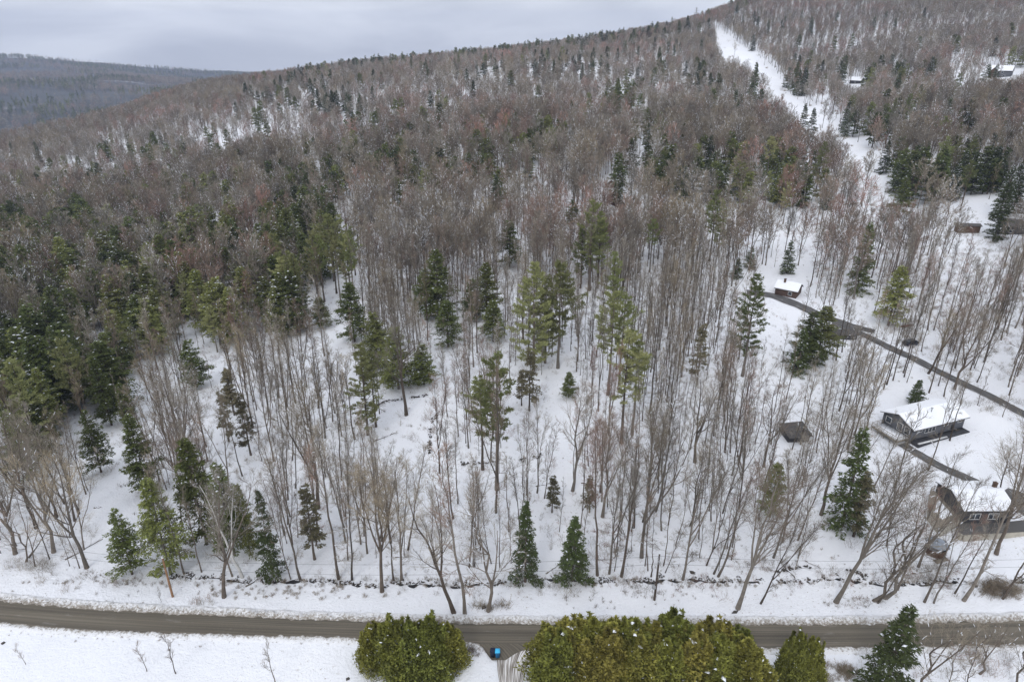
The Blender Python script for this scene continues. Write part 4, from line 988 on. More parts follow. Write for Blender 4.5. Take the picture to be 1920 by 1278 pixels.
def to_stuff(kind, x, y, z, h, r):
    if kind in ('tall', 'wide', 'bare'): L_ = LO['bare']; h0 = 21
    elif kind == 'near': L_ = LO['tallstuff']; h0 = 22
    elif kind == 'slim': L_ = LO['slimstuff']; h0 = 20
    elif kind == 'pole': L_ = LO['polestuff']; h0 = 13
    elif kind == 'hemlock' or kind == 'brown': L_ = LO['hemlock']; h0 = 16
    elif kind == 'spruce': L_ = LO['spruce']; h0 = 17
    else: L_ = LO['pine']; h0 = 22
    STUFF.append((L_[int(r.integers(len(L_)))], x, y, z-.15, r.uniform(0, 6.283), h/h0))
count = {}
order = sorted(PLACED, key=lambda a: (a['label'] is None, a['p'][0] if a['kind'] == 'cedar' else a['p'][1]))
for a in order:
    nm = INFO[a['kind']][0]; count[nm] = count.get(nm, 0) + 1
    if a['label'] is not None or count[nm] <= 290:
        v = {'front green': 2}.get((a['label'] or '')[:11], a['v'])
        if a['kind'] == 'spruce' and a['label']:
            v = 3 if ('white-laden' in a['label'] or 'thick snow' in a['label']) else (2 if 'open' in a['label'] else 1 if 'front' in a['label'] else 0)
        mk_tree(a['kind'], a['p'], a['h'], a['lean'], a['label'], v, a['wide'], a['group'])
    else: to_stuff(a['kind'], *a['p'], a['h'], r2)
# individuals of the bare wood: those whose foot and crown show largest
nb = count.get('bare_tree', 0)
vis = (ALL[:, 4] > 0) & (ALL[:, 4] < 1920) & (ALL[:, 5] < 1200)
idx = np.where(vis)[0]; idx = idx[np.argsort(ALL[idx, 8])][:298-nb]
sel = set(idx.tolist())
r3 = np.random.default_rng(5)
slimf = lambda bx, by: .72 if 840 < bx < 1560 else .45
for i, a in enumerate(ALL):
    x, y, z, h, bx, by = a[:6]
    young = r3.uniform() < .27
    if i in sel:
        k = 'pole' if young else ('slim' if r3.uniform() < slimf(bx, by) else 'tall' if r3.uniform() < .85 else 'broad')
        mk_tree(k, np.array([x, y, z]), h*(.55 if young else 1), r=r3)
    else:
        if y < 215 or (y < 330 and bx > 500 and r3.uniform() < .6): to_stuff('pole' if young else 'slim' if r3.uniform() < slimf(bx, by) else 'near', x, y, z, h*(.58 if young else 1), r3)
        else: to_stuff('bare', x, y, z, h, r3)
# valley and far hill trees
r4 = np.random.default_rng(77)
n = 30000; Yv = np.sqrt(r4.uniform(1350**2, 4700**2, n)); U = r4.uniform(-.98, -.28, n); Xv = U*Yv; Zv = terrain(Xv, Yv)
dn = .55 + .9*vnoise(Xv, Yv, 160, 61) + .5*vnoise(Xv, Yv, 50, 62); okv = r4.uniform(size=n) < dn
con = vnoise(Xv, Yv, 210, 63) > .1
VAL = [(LO['tiny'][3] if (c_ and r4.uniform() < .7) else LO['tiny'][int(r4.integers(3))], x, y, z, r4.uniform(0, 6.28), r4.uniform(.7, 1.3)*1.25) for x, y, z, c_, k_ in zip(Xv, Yv, Zv, con, okv) if k_]

def instancer(name, items, label, cat):
    src = bpy.data.collections.new(name+'_kinds'); ids = sorted(set(i[0] for i in items)); mp_ = {k: j for j, k in enumerate(ids)}
    for j, k in enumerate(ids): src.objects.link(bpy.data.objects.new(f'{j:02d}_{LOWP[k].name}', LOWP[k]))
    A = np.array(items, float); me = bpy.data.meshes.new(name); me.vertices.add(len(A)); me.vertices.foreach_set('co', A[:, 1:4].ravel().astype(np.float32))
    for nm, ty, vals in (('idx', 'INT', np.array([mp_[int(k)] for k in A[:, 0]], np.int32)), ('rz', 'FLOAT', A[:, 4].astype(np.float32)), ('sc', 'FLOAT', A[:, 5].astype(np.float32))):
        me.attributes.new(nm, ty, 'POINT').data.foreach_set('value', vals)
    o = link(name, me); tag(o, label, cat, kind='stuff')
    ng = bpy.data.node_groups.new(name, 'GeometryNodeTree')
    ng.interface.new_socket('Geometry', in_out='INPUT', socket_type='NodeSocketGeometry'); ng.interface.new_socket('Geometry', in_out='OUTPUT', socket_type='NodeSocketGeometry')
    gi = ng.nodes.new('NodeGroupInput'); go = ng.nodes.new('NodeGroupOutput'); ip = ng.nodes.new('GeometryNodeInstanceOnPoints'); ci = ng.nodes.new('GeometryNodeCollectionInfo')
    ci.inputs['Collection'].default_value = src; ci.inputs['Separate Children'].default_value = True; ci.inputs['Reset Children'].default_value = True
    def na(nm, ty):
        q = ng.nodes.new('GeometryNodeInputNamedAttribute'); q.data_type = ty; q.inputs['Name'].default_value = nm
        return [s for s in q.outputs if s.enabled and s.name == 'Attribute'][0]
    cx = ng.nodes.new('ShaderNodeCombineXYZ'); K = ng.links.new
    K(gi.outputs[0], ip.inputs['Points']); K(ci.outputs[0], ip.inputs['Instance']); ip.inputs['Pick Instance'].default_value = True
    K(na('idx', 'INT'), ip.inputs['Instance Index']); K(na('rz', 'FLOAT'), cx.inputs['Z']); K(cx.outputs[0], ip.inputs['Rotation']); K(na('sc', 'FLOAT'), ip.inputs['Scale'])
    K(ip.outputs[0], go.inputs[0])
    md = o.modifiers.new('scatter', 'NODES'); md.node_group = ng
    return o
instancer('distant_woodland', STUFF, 'mass of bare and evergreen trees covering the slope up to the ridge', 'woodland')
instancer('valley_woodland', VAL, 'hazy blue woodland on the far hill and valley at upper left', 'woodland')
print('individual', {k: v for k, v in count.items()}, 'sel', len(sel), 'stuff', len(STUFF), 'valley', len(VAL))
#BUILDINGS
# ------------------------------------------------------------------ buildings
def at_z(px, py, z):
    a = (px-960)/F; b = (639-py)/F; d = np.array([a, CP + b*SP, -SP + b*CP]); t = (z-CAMZ)/d[2]
    return np.array([d[0]*t, d[1]*t, z])
def box(g, x0, x1, y0, y1, z0, z1, m=0):
    V = [(x, y, z) for z in (z0, z1) for x, y in ((x0, y0), (x1, y0), (x1, y1), (x0, y1))]
    return g.add(V, [(0, 3, 2, 1), (4, 5, 6, 7), (0, 1, 5, 4), (1, 2, 6, 5), (2, 3, 7, 6), (3, 0, 4, 7)], m)
def quad(g, a, b, c, d, m=0): return g.add([a, b, c, d], [(0, 1, 2, 3)], m)
def slab(g, pts, th, m=0):
    """closed plate: polygon (counter-clockwise from above) and its copy th lower"""
    p = np.array(pts, float); n = len(p); V = np.concatenate([p, p-[0, 0, th]])
    g.add(V, [tuple(range(n))], m); g.add(V, [tuple(range(2*n-1, n-1, -1))], m)
    g.add(V, [(i, i+n, (i+1) % n+n, (i+1) % n) for i in range(n)], m); return g
GREY = flat('grey siding', (.115, .12, .135), .7, .12, 2); GREYD = flat('dark grey siding', (.055, .056, .062), .8, .2, 2)
BROWN = flat('brown boards', (.11, .07, .05), .8, .3, 2.5); REDB = flat('red brown boards', (.095, .062, .05), .8, .25, 2.5)
TAN = flat('weathered deck wood', (.24, .21, .17), .8, .3, 3); BEIGE = flat('beige retaining wall', (.42, .39, .33), .85, .15, 1.5)
TRIM = flat('white trim', (.72, .72, .72), .6, .03); ROOFD = flat('dark shingles', (.085, .08, .078), .85, .2, 4)
RSNOW = flat('roof snow', (.86, .875, .91), .6, .02, .8, .15); METAL = flat('galvanised metal', (.35, .36, .37), .45, .1)
def m_glass(t, b):
    b.inputs['Base Color'].default_value = (.05, .06, .075, 1); b.inputs['Roughness'].default_value = .15; b.inputs['Specular IOR Level'].default_value = .5
GLASS = mat('window glass', m_glass)
POLEW = flat('weathered pole wood', (.27, .155, .085), .85, .3, 4); WIRE = flat('dark cable', (.06, .06, .065), .6, .05)
def window(root, x, z, wd, ht, side='front', y=0.0, muntin=1):
    """frame stands 4 cm off the wall, pane child set in it; side: front (-y) or left (-x)"""
    f = Geo(); t = .10
    def P(u0, u1, z0, z1, o0, o1, g):
        if side == 'front': box(g, u0, u1, y-o1, y-o0, z0, z1)
        else: box(g, y-o1, y-o0, u0, u1, z0, z1)
    P(x-wd/2, x+wd/2, z-t, z, 0.002, .06, f); P(x-wd/2, x+wd/2, z+ht, z+ht+t, .002, .06, f)
    P(x-wd/2-t, x-wd/2, z-t, z+ht+t, .002, .06, f); P(x+wd/2, x+wd/2+t, z-t, z+ht+t, .002, .06, f)
    for k in range(1, muntin): u = x-wd/2+wd*k/muntin; P(u-.05, u+.05, z, z+ht, .002, .055, f)
    o = link('window', f.mesh('window', [TRIM]), root); g = Geo(); P(x-wd/2, x+wd/2, z, z+ht, .002, .03, g)
    link('pane', g.mesh('pane', [GLASS]), o); return o
def gable(name, label, cat, pL, pR, depth, wh, rise, wallm, roofm=RSNOW, wins=(), ov=.4, z0=None, gwins=(), chimney=None, door=None, axis='x', found=1.5):
    pL = np.array(pL, float); pR = np.array(pR, float); v = pR-pL; Ln = math.hypot(v[0], v[1]); rz = math.atan2(v[1], v[0])
    zb = min(pL[2], pR[2]) if z0 is None else z0
    root = thing(name, label, cat, (pL[0], pL[1], zb), rz)
    g = Geo(); D = depth; box(g, 0, Ln, 0, D, -found, wh)
    if axis == 'x':
        for x in (0, Ln): g.add([(x, 0, wh), (x, D, wh), (x, D/2, wh+rise)], [(0, 1, 2)])
        ed = [((-ov, -ov), (Ln+ov, -ov), (Ln+ov, D/2), (-ov, D/2)), ((-ov, D/2), (Ln+ov, D/2), (Ln+ov, D+ov), (-ov, D+ov))]
        zz = lambda y: wh + rise - rise*abs(y-D/2)/(D/2)
        pl = [[(x, y, zz(y)+.30) for x, y in q] for q in ed]
    else:
        for y in (0, D): g.add([(0, y, wh), (Ln, y, wh), (Ln/2, y, wh+rise)], [(0, 1, 2)])
        ed = [((-ov, -ov), (Ln/2, -ov), (Ln/2, D+ov), (-ov, D+ov)), ((Ln/2, -ov), (Ln+ov, -ov), (Ln+ov, D+ov), (Ln/2, D+ov))]
        zz = lambda x: wh + rise - rise*abs(x-Ln/2)/(Ln/2)
        pl = [[(x, y, zz(x)+.30) for x, y in q] for q in ed]
    link('wall', g.mesh('wall', [wallm]), root)
    r = Geo(); [slab(r, [(a, b, c-.14) for a, b, c in q], .12) for q in pl]; ro = link('roof', r.mesh('roof', [ROOFD]), root)
    if roofm is RSNOW:
        s_ = Geo(); [slab(s_, [(a*.998+.01, b*.998+.01, c+.06) for a, b, c in q], .19) for q in pl]; link('snow_cover', s_.mesh('snow_cover', [RSNOW]), ro)
    for w_ in wins: window(root, w_[0]*Ln, w_[1], w_[2], w_[3], 'front', 0, w_[4] if len(w_) > 4 else 1)
    for w_ in gwins: window(root, w_[0]*D, w_[1], w_[2], w_[3], 'left', 0, w_[4] if len(w_) > 4 else 1)
    if door: d = Geo(); box(d, door*Ln-.5, door*Ln+.5, -.05, -.003, 0, 2.1); link('door', d.mesh('door', [GREYD]), root)
    if chimney:
        c = Geo(); x, y = chimney[0]*Ln, chimney[1]*D; zt = wh+rise*(1-abs(2*chimney[1]-1)); box(c, x-.3, x+.3, y-.3, y+.3, zt-.5, zt+1.3); box(c, x-.36, x+.36, y-.36, y+.36, zt+1.3, zt+1.42)
        link('chimney', c.mesh('chimney', [BROWN]), ro)
    return root, Ln
def rail(g, pts, h=1.0, m=0, post=.09, step=1.5):
    for a, b in zip(pts[:-1], pts[1:]):
        a = np.array(a, float); b = np.array(b, float); n = max(1, int(round(np.linalg.norm(b-a)/step)))
        for k in range(n+1):
            p = a+(b-a)*k/n; g.add(*tubes(np.array([[p-[0, 0, .1], p+[0, 0, h]]]), np.full((1, 2), post/2*1.3), 4), m)
        for hh in (.3, .62, h): g.add(*tubes(np.array([[a+[0, 0, hh], b+[0, 0, hh]]]), np.full((1, 2), .04 if hh < h else .07), 4), m)
# grey ranch house
pL, pR, pB = at(1706, 832), at(1804, 803), at(1646, 806)
v = (pR-pL)[:2]; Lh = np.linalg.norm(v); ux = v/Lh; uy = np.array([-ux[1], ux[0]]); W_ = float(np.dot((pB-pL)[:2], uy)); W_ = min(max(W_, 8), 12)
zb = float(max(pL[2], pR[2], pB[2])) + .6
HA, LA_ = gable('house', 'grey one-storey house with snow-covered roof and deck on the open lawn', 'house', pL, pR, W_, 2.6, 1.5, GREY, z0=zb, found=2.6, ov=.6,
    wins=[(.13, 1.5, 1.1, .55, 1), (.33, .85, 3.0, 1.35, 3), (.63, 1.5, 1.1, .55, 1), (.90, 1.5, 1.1, .55, 1)], gwins=[(.80, .8, 1.3, 1.3), (.42, .5, 1.2, 1.7), (.18, .5, 1.2, 1.7)], door=.78)
for x, y, hgt in ((.50, .34, .9), (.78, .22, .8)):
    g = Geo(); z = 2.6+1.5*2*y+.3; P_ = np.array([[[x*LA_, y*W_, z-.2], [x*LA_, y*W_, z+hgt]]]); g.add(*tubes(P_, np.full((1, 2), .11), 8)); box(g, x*LA_-.2, x*LA_+.2, y*W_-.2, y*W_+.2, z+hgt, z+hgt+.15)
    link('roof_vent', g.mesh('roof_vent', [METAL]), HA)
g = Geo(); box(g, .2, LA_-.1, -1.9, -.004, -2.4, -.25); po = link('porch', g.mesh('porch', [GREYD]), HA)
g = Geo(); box(g, .1, LA_*.55, -2.0, -1.6, -.22, -.05); link('porch_rail', g.mesh('porch_rail', [TRIM]), po)
dk = Geo(); x0, x1, y0, y1 = -3.6, -.01, .5, W_-.5; box(dk, x0, x1, y0, y1, -.35, -.12)
for xx in (x0+.15, x1-.15):
    for yy in np.linspace(y0+.1, y1-.1, 5): dk.add(*tubes(np.array([[[xx, yy, -3.2], [xx, yy, -.3]]]), np.full((1, 2), .09), 4))
dko = link('deck', dk.mesh('deck', [TAN]), HA)
g = Geo(); rail(g, [(x1-.1, y0, -.1), (x0, y0, -.1), (x0, y1, -.1), (x1-.1, y1, -.1)]); link('railing', g.mesh('railing', [TAN]), dko)
g = Geo(); box(g, x0+.25, x1-.05, y0+.2, y1-.2, -.12, .06); link('snow_cover', g.mesh('snow_cover', [RSNOW]), dko)
# house with the octagonal deck
zB = float(terrain(*at(1830, 1004)[:2])) + 1.0
a0, a1 = at_z(1801, 980, zB), at_z(1893, 979, zB)
HB, LB_ = gable('house', 'dark-walled house with snowy roof and angular wooden deck at the right edge', 'house', a0, a1, 8.5, 2.9, 1.3, GREYD, z0=zB, found=3, ov=.35,
    wins=[(.25, .9, 1.8, 1.2, 2), (.62, .9, 1.8, 1.2, 2)], door=.85, chimney=(.93, .62))
A0 = np.array([a0[0], a0[1]]); rzB = math.atan2(a1[1]-a0[1], a1[0]-a0[0])
def locB(px, py, z):
    q = at_z(px, py, zB+z); dx, dy = q[0]-a0[0], q[1]-a0[1]; c, s_ = math.cos(-rzB), math.sin(-rzB); return (dx*c-dy*s_, dx*s_+dy*c)
dp = [locB(*q, .9) for q in ((1767, 990), (1800, 972), (1800, 948), (1788, 926), (1762, 918), (1744, 922), (1741, 958))]
dp = [(min(x, -.05), y) for x, y in dp]
g = Geo(); slab(g, [(x, y, .9) for x, y in dp], .22); dko = link('deck', g.mesh('deck', [TAN]), HB)
g = Geo(); n = len(dp); V = [(x, y, .66) for x, y in dp]+[(x*.995, y, -1.6) for x, y in dp]; g.add(V, [(n-1, 2*n-1, n, 0), (n-2, 2*n-2, 2*n-1, n-1)]); g.add(V, [(0, n, n+1, 1)])
link('skirt', g.mesh('skirt', [BEIGE]), dko)
g = Geo(); rail(g, [(x, y, .9) for x, y in dp[3:]+dp[:2]], 1.05, step=1.3); link('railing', g.mesh('railing', [TAN]), dko)
cxm = np.mean(dp, 0); g = Geo(); slab(g, [(cxm[0]+(x-cxm[0])*.55-.2, cxm[1]+(y-cxm[1])*.5-.9, 1.0) for x, y in dp], .08); link('snow_cover', g.mesh('snow_cover', [RSNOW]), dko)
# terrace with its retaining wall
b = [at_z(*q, zB) for q in ((1797, 998), (1806, 1003), (1876, 1000), (1935, 996), (1935, 972), (1893, 977), (1801, 978))]
g = Geo(); slab(g, [(x, y, z-.03) for x, y, z in b], .25); tag(link('driveway', g.mesh('driveway', [LANE])), kind='structure')
g = Geo(); 
for p, q in zip(b[:3], b[1:4]):
    p = p.copy(); q = q.copy(); nn = np.array([(q-p)[1], -(q-p)[0], 0]); nn = nn/np.linalg.norm(nn)*.35
    g.add([p+[0, 0, .12], q+[0, 0, .12], q+nn+[0, 0, .12], p+nn+[0, 0, .12], p+[0, 0, -2], q+[0, 0, -2], q+nn+[0, 0, -2], p+nn+[0, 0, -2]], [(3, 2, 1, 0), (0, 1, 5, 4), (2, 3, 7, 6), (1, 2, 6, 5), (3, 0, 4, 7)])
tag(link('retaining_wall', g.mesh('retaining_wall', [BEIGE])), 'beige retaining wall along the paved apron of the dark-walled house', 'wall')
tag(path('driveway', [(1880, 922), (1905, 935), (1940, 955)], [3.5, 5.5, 6.5], LANE), kind='structure')
# gazebo
p = at(1752, 1036); G_ = thing('gazebo', 'small brown six-sided gazebo with grey roof below the deck', 'gazebo', p, .3)
th = np.arange(6)*math.pi/3; R0_ = 1.65
g = Geo(); V = [(R0_*math.cos(a), R0_*math.sin(a), z) for z in (-.5, 1.25) for a in th]; g.add(V, [(i, (i+1) % 6, (i+1) % 6+6, i+6) for i in range(6)]); link('wall', g.mesh('wall', [BROWN]), G_)
g = Geo(); [g.add(*tubes(np.array([[[R0_*math.cos(a), R0_*math.sin(a), 0], [R0_*math.cos(a), R0_*math.sin(a), 2.3]]]), np.full((1, 2), .08), 4)) for a in th]; link('post', g.mesh('post', [BROWN]), G_)
g = Geo(); V = [(2.05*math.cos(a), 2.05*math.sin(a), 2.2) for a in th]+[(0, 0, 3.25)]; g.add(V, [(i, (i+1) % 6, 6) for i in range(6)]); g.add([(x, y, z-.15) for x, y, z in V[:6]], [(5, 4, 3, 2, 1, 0)])
ro = link('roof', g.mesh('roof', [flat('grey roof metal', (.24, .27, .31), .5, .1, 2)]), G_)
g = Geo(); box(g, -1.8, 1.0, -2.3, -1.4, -.25, .05); link('step', g.mesh('step', [TAN]), G_)
# small shed with dark roof in the slim stand
pS = at(1477, 829); pS2 = at(1516, 828)
root, Ls = gable('shed', 'small shed with flat dark grey-brown roof among slim trunks', 'shed', pS, pS2, 4.2, 1.9, .05, GREYD, roofm=None, ov=.3, found=1)
for c in root.children:
    if c.name.startswith('roof'): c.rotation_euler = (R_(14), 0, 0)
# outbuildings and cabins
gable('cabin', 'brown cabin under a thick snow roof beside the snow-laden spruces', 'cabin', at(1452, 552), at(1492, 560), 6, 2.4, 1.6, REDB, wins=[(.7, .8, 1, 1)], chimney=(.3, .4))
gable('outbuilding', 'long low dark outbuilding behind the conifers at the end of the lane', 'outbuilding', at(1548, 634), at(1606, 637), 3.5, 1.6, .9, GREYD, roofm=None, found=1)
gable('cabin', 'tiny cabin with snowy roof high in the middle stand', 'cabin', at(1137, 352), at(1154, 352), 4.5, 2.0, 1.6, BROWN, wins=[(.5, .8, 1, .8)], axis='y')
gable('house', 'brown hillside house with snow along its roof edge, below the tiny cabin', 'house', at(1155, 388), at(1197, 384), 7, 3.6, 2.4, REDB, wins=[(.2, 1.2, 1.2, 1.1), (.6, 1.2, 1.6, 1.1)], chimney=(.7, .5))
gable('outbuilding', 'long brown shed among slim trunks on the upper right snow', 'shed', at(1795, 437), at(1836, 437), 3.4, 3.0, .5, BROWN, roofm=None)
gable('house', 'grey house cut by the right edge above the lane', 'house', at(1868, 439), at(1935, 440), 8, 3.6, 2.0, GREYD, roofm=None, wins=[(.1, 1.2, 1.5, 1.1), (.4, 1.2, 1.5, 1.1)])
gable('cabin', 'small blue-white roofed cabin on the far right slope', 'cabin', at(1592, 157), at(1613, 157), 7, 3.0, 2.6, GREYD, wins=[(.5, 1, 1.2, 1)])
root, Lq = gable('house', 'grey gabled house with snowy roof high at the right edge', 'house', at(1851, 145), at(1895, 144), 9, 5.5, 3.6, GREY, wins=[(.3, 3.4, 1.4, 1.3), (.6, 3.4, 1.4, 1.3), (.3, .8, 1.4, 1.3), (.7, .8, 1.4, 1.3)], chimney=(.7, .6))
g = Geo(); box(g, 1, 7, -2.5, -.01, 0, 5.0); g.add([(1, -2.5, 5), (7, -2.5, 5), (4, -2.5, 7.8), (1, 0, 5), (7, 0, 5), (4, 0, 7.8)], [(0, 1, 2)]); wg = link('wing', g.mesh('wing', [BROWN]), root)
g = Geo(); slab(g, [(.6, -2.9, 4.9), (4, -2.9, 8.1), (4, 3, 8.1), (.6, 3, 4.9)], .2); slab(g, [(4, -2.9, 8.1), (7.4, -2.9, 4.9), (7.4, 3, 4.9), (4, 3, 8.1)], .2); link('snow_cover', g.mesh('snow_cover', [RSNOW]), wg)
# ------------------------------------------------------------------ poles and wires
POLED = flat('dark creosoted pole', (.085, .065, .05), .85, .3, 4)
def pole(label, px, py, ytop, extra):
    p = at(px, py); h = height_for(p, ytop); o = thing('utility_pole', label, 'utility pole', p - np.array([0, 0, .2]), 0, None)
    g = Geo(); z = np.linspace(-.3, h, 6); P_ = np.stack([0*z, 0*z, z], 1)[None]; g.add(*tubes(P_, np.linspace(.20, .13, 6)[None], 10)); g.add([(0.13*math.cos(a), .13*math.sin(a), h) for a in np.arange(8)*math.pi/4], [tuple(range(8))])
    link('pole', g.mesh('pole', [POLED if extra else POLEW], True), o)
    g = Geo().add(*clumps(np.array([[0, 0, h+.05]]), [.2], np.random.default_rng(1), .8)); link('snow_cap', g.mesh('snow_cap', [CLUMP]), o)
    for zz in (h-.35, h-1.9):
        g = Geo(); g.add(*tubes(np.array([[[0, -.1, zz], [0, -.34, zz], [0, -.34, zz+.2]]]), np.full((1, 3), .04), 5)); link('insulator', g.mesh('insulator', [METAL]), o)
    if extra:
        g = Geo(); z = h*.30; g.add(*tubes(np.array([[[-.35, -.1, z-.1], [-.35, -.1, z+.35]]]), np.full((1, 2), .34), 10)); g.add(*tubes(np.array([[[-.35, -.1, z+.35], [-.35, -.1, z+.42]]]), np.array([[.34, .05]]), 10)); link('meter_drum', g.mesh('meter_drum', [METAL]), o)
        g = Geo(); g.add(*tubes(np.array([[[0, -.1, h-.7], [-.3, -.7, h-.3], [-.3, -1.3, h-.3]]]), np.full((1, 3), .04), 5)); box(g, -.45, -.15, -1.75, -1.2, h-.42, h-.26); link('lamp_arm', g.mesh('lamp_arm', [METAL]), o)
    return p, h
PA, hA = pole('orange-brown utility pole standing in roadside snow at the left', 324, 1118, 1044, False)
PB_, hB = pole('dark utility pole with a grey drum and lamp, right of centre', 1227, 1124, 1036, True)
def wire(label, a, b, sag):
    t = np.linspace(0, 1, 40)[:, None]; P_ = a*(1-t)+b*t; P_[:, 2] -= (4*sag*t*(1-t))[:, 0]
    tag(link('power_cable', Geo().add(*tubes(P_[None], np.full((1, 40), .022), 4)).mesh('power_cable', [WIRE], True)), label, 'cable', 'cables between the utility poles')
for k, (dz, sg, nm) in enumerate(((-.15, 1.3, 'top'), (-1.7, 1.9, 'lower'))):
    a = PA + [0, -.34, hA+dz-.2]; b_ = PB_ + [0, -.34, hB+dz-.2]
    wire(f'{nm} cable strung between the two utility poles', a, b_, sg)
    wire(f'{nm} cable running off left from the orange-brown pole', a, a + [-62, 12, 0], 1.0)
    wire(f'{nm} cable running off right from the dark pole', b_, b_ + [72, 0, 0], 1.1)
p = at(1229, 1300); h = height_for(p, 1243); o = thing('lamp_post', 'thin pale post in front of the right hedge at the bottom edge', 'post', p)
g = Geo(); g.add(*tubes(np.array([[[0, 0, -.2], [0, 0, h]]]), np.array([[.07, .05]]), 8)); link('post', g.mesh('post', [TRIM]), o)
g = Geo(); g.add(*tubes(np.array([[[0, 0, h], [0, 0, h+.12], [0, 0, h+.2]]]), np.array([[.05, .12, .03]]), 8)); link('finial', g.mesh('finial', [METAL]), o)
# transmission tower on the ridge
p = at(1303, 50); h = height_for(p, 14)
o = thing('transmission_tower', 'distant lattice power pylon on the ridge against the sky', 'pylon', p)
g = Geo(); wb = 3.2
for sx, sy in ((1, 1), (1, -1), (-1, -1), (-1, 1)): g.add(*tubes(np.array([[[sx*wb, sy*wb, -1], [sx*.8, sy*.8, h*.6], [sx*.35, sy*.35, h]]]), np.full((1, 3), .16), 4))
lv = np.linspace(0, .95, 8)*h
for i in range(7):
    wa = np.interp(lv[i], [0, h*.6, h], [wb, .8, .35]); wc = np.interp(lv[i+1], [0, h*.6, h], [wb, .8, .35])
    for (ax, ay), (bx_, by_) in (((1, 1), (1, -1)), ((1, -1), (-1, -1)), ((-1, -1), (-1, 1)), ((-1, 1), (1, 1))):
        g.add(*tubes(np.array([[[ax*wa, ay*wa, lv[i]], [bx_*wc, by_*wc, lv[i+1]]], [[bx_*wa, by_*wa, lv[i]], [ax*wc, ay*wc, lv[i+1]]]]), np.full((2, 2), .10), 3))
link('lattice_frame', g.mesh('lattice_frame', [METAL]), o)
for zz, wv_ in ((.72, 4.2), (.84, 3.6), (.95, 2.8)):
    g = Geo(); g.add(*tubes(np.array([[[-wv_, 0, zz*h], [wv_, 0, zz*h]]]), np.full((1, 2), .16), 4)); link('crossarm', g.mesh('crossarm', [METAL]), o)
# ------------------------------------------------------------------ wheeled bins
BLUE = flat('blue plastic', (.02, .16, .36), .45, .05); CYAN = flat('bright blue lid', (.06, .47, .80), .45, .04); NAVY = flat('navy plastic', (.015, .02, .045), .5, .05)
def bin_(label, px, py, body, lid, rz):
    p = at(px, py) + np.array([0, 0, .16]); o = thing('wheeled_bin', label, 'bin', p, rz); s = 1.25
    g = Geo(); V = [(x*q*s, y*q*s, z*s) for z, q in ((.06, .8), (.98, 1.0)) for x, y in ((-.28, -.30), (.28, -.30), (.28, .30), (-.28, .30))]
    g.add(V, [(0, 3, 2, 1), (0, 1, 5, 4), (1, 2, 6, 5), (2, 3, 7, 6), (3, 0, 4, 7)]); link('body', g.mesh('body', [body]), o)
    g = Geo(); V = [(x*s, y*s, z*s) for z, k in ((.98, 1), (1.08, .8)) for x, y in ((-.32*k, -.34*k), (.32*k, -.34*k), (.32*k, .36*k), (-.32*k, .36*k))]; g.add(V, [(0, 3, 2, 1), (4, 5, 6, 7), (0, 1, 5, 4), (1, 2, 6, 5), (2, 3, 7, 6), (3, 0, 4, 7)]); link('lid', g.mesh('lid', [lid]), o)
    for sx in (-1, 1):
        g = Geo(); g.add(*tubes(np.array([[[sx*.24*s, .27*s, .1*s], [sx*.32*s, .27*s, .1*s]]]), np.full((1, 2), .12*s), 12)); V = [(sx*.32*s, .27*s+.12*s*math.cos(a), .1*s+.12*s*math.sin(a)) for a in np.arange(12)*math.pi/6]; g.add(V, [tuple(range(12))]); link('wheel', g.mesh('wheel', [NAVY]), o)
    g = Geo(); g.add(*tubes(np.array([[[-.25*s, .4*s, .95*s], [.25*s, .4*s, .95*s]]]), np.full((1, 2), .03), 5)); link('handle', g.mesh('handle', [body]), o)
bin_('blue wheeled bin with bright blue lid at the driveway mouth', 933, 1232, BLUE, CYAN, .05)
bin_('dark navy wheeled bin standing left of the blue one', 924, 1231, NAVY, NAVY, -.15)
# ------------------------------------------------------------------ small dark car and red sled by the lane
p = at(1706, 646); o = thing('parked_car', 'small dark car parked in snow right of the lane', 'car', p + np.array([0, 0, .1]), .2)
CARP = flat('dark car paint', (.02, .022, .028), .3, .05)
g = Geo(); prof = [(-2.1, .35), (-2.15, .8), (-1.2, .95), (-.6, 1.4), (1.1, 1.42), (1.8, 1.0), (2.15, .9), (2.1, .35)]; n = len(prof)
V = [(x, y*(.72 if z > 1.2 else .88), z) for y in (-1, 1) for x, z in prof]; g.add(V, [(i, i+1, i+1+n, i+n) for i in range(n-1)]+[(n-1, 0, n, 2*n-1)]); g.add(V, [tuple(range(n))]); g.add(V, [tuple(range(2*n-1, n-1, -1))]); link('body', g.mesh('body', [CARP]), o)
for sx in (-1.35, 1.35):
    for sy in (-.86, .86):
        g = Geo(); g.add(*tubes(np.array([[[sx, sy-.1, .32], [sx, sy+.1, .32]]]), np.full((1, 2), .32), 12)); [g.add([(sx+.32*math.cos(a), sy+e, .32+.32*math.sin(a)) for a in np.arange(12)*math.pi/6], [tuple(range(12))]) for e in (-.1, .1)]; link('wheel', g.mesh('wheel', [NAVY]), o)
g = Geo(); [g.add([(-.95, s_*.80, 1.0), (-.5, s_*.68, 1.34), (1.0, s_*.68, 1.36), (1.5, s_*.79, 1.02)], [(0, 1, 2, 3)]) for s_ in (-1, 1)]; g.add([(-1.14, -.7, 1.0), (-1.14, .7, 1.0), (-.66, .6, 1.38), (-.66, -.6, 1.38)], [(0, 1, 2, 3)]); link('window', g.mesh('window', [GLASS]), o)
p = at(1700, 612); o = thing('canoe', 'small red upturned boat-like shape on the snow above the car', 'canoe', p + np.array([0, 0, .1]), .25)
t = np.linspace(-1, 1, 13); th = np.linspace(0, math.pi, 7); V = [(2.4*a, .48*(1-a*a)**.6*math.cos(b), .5*(1-.3*a*a)*math.sin(b)*(1-a**6)) for a in t for b in th]
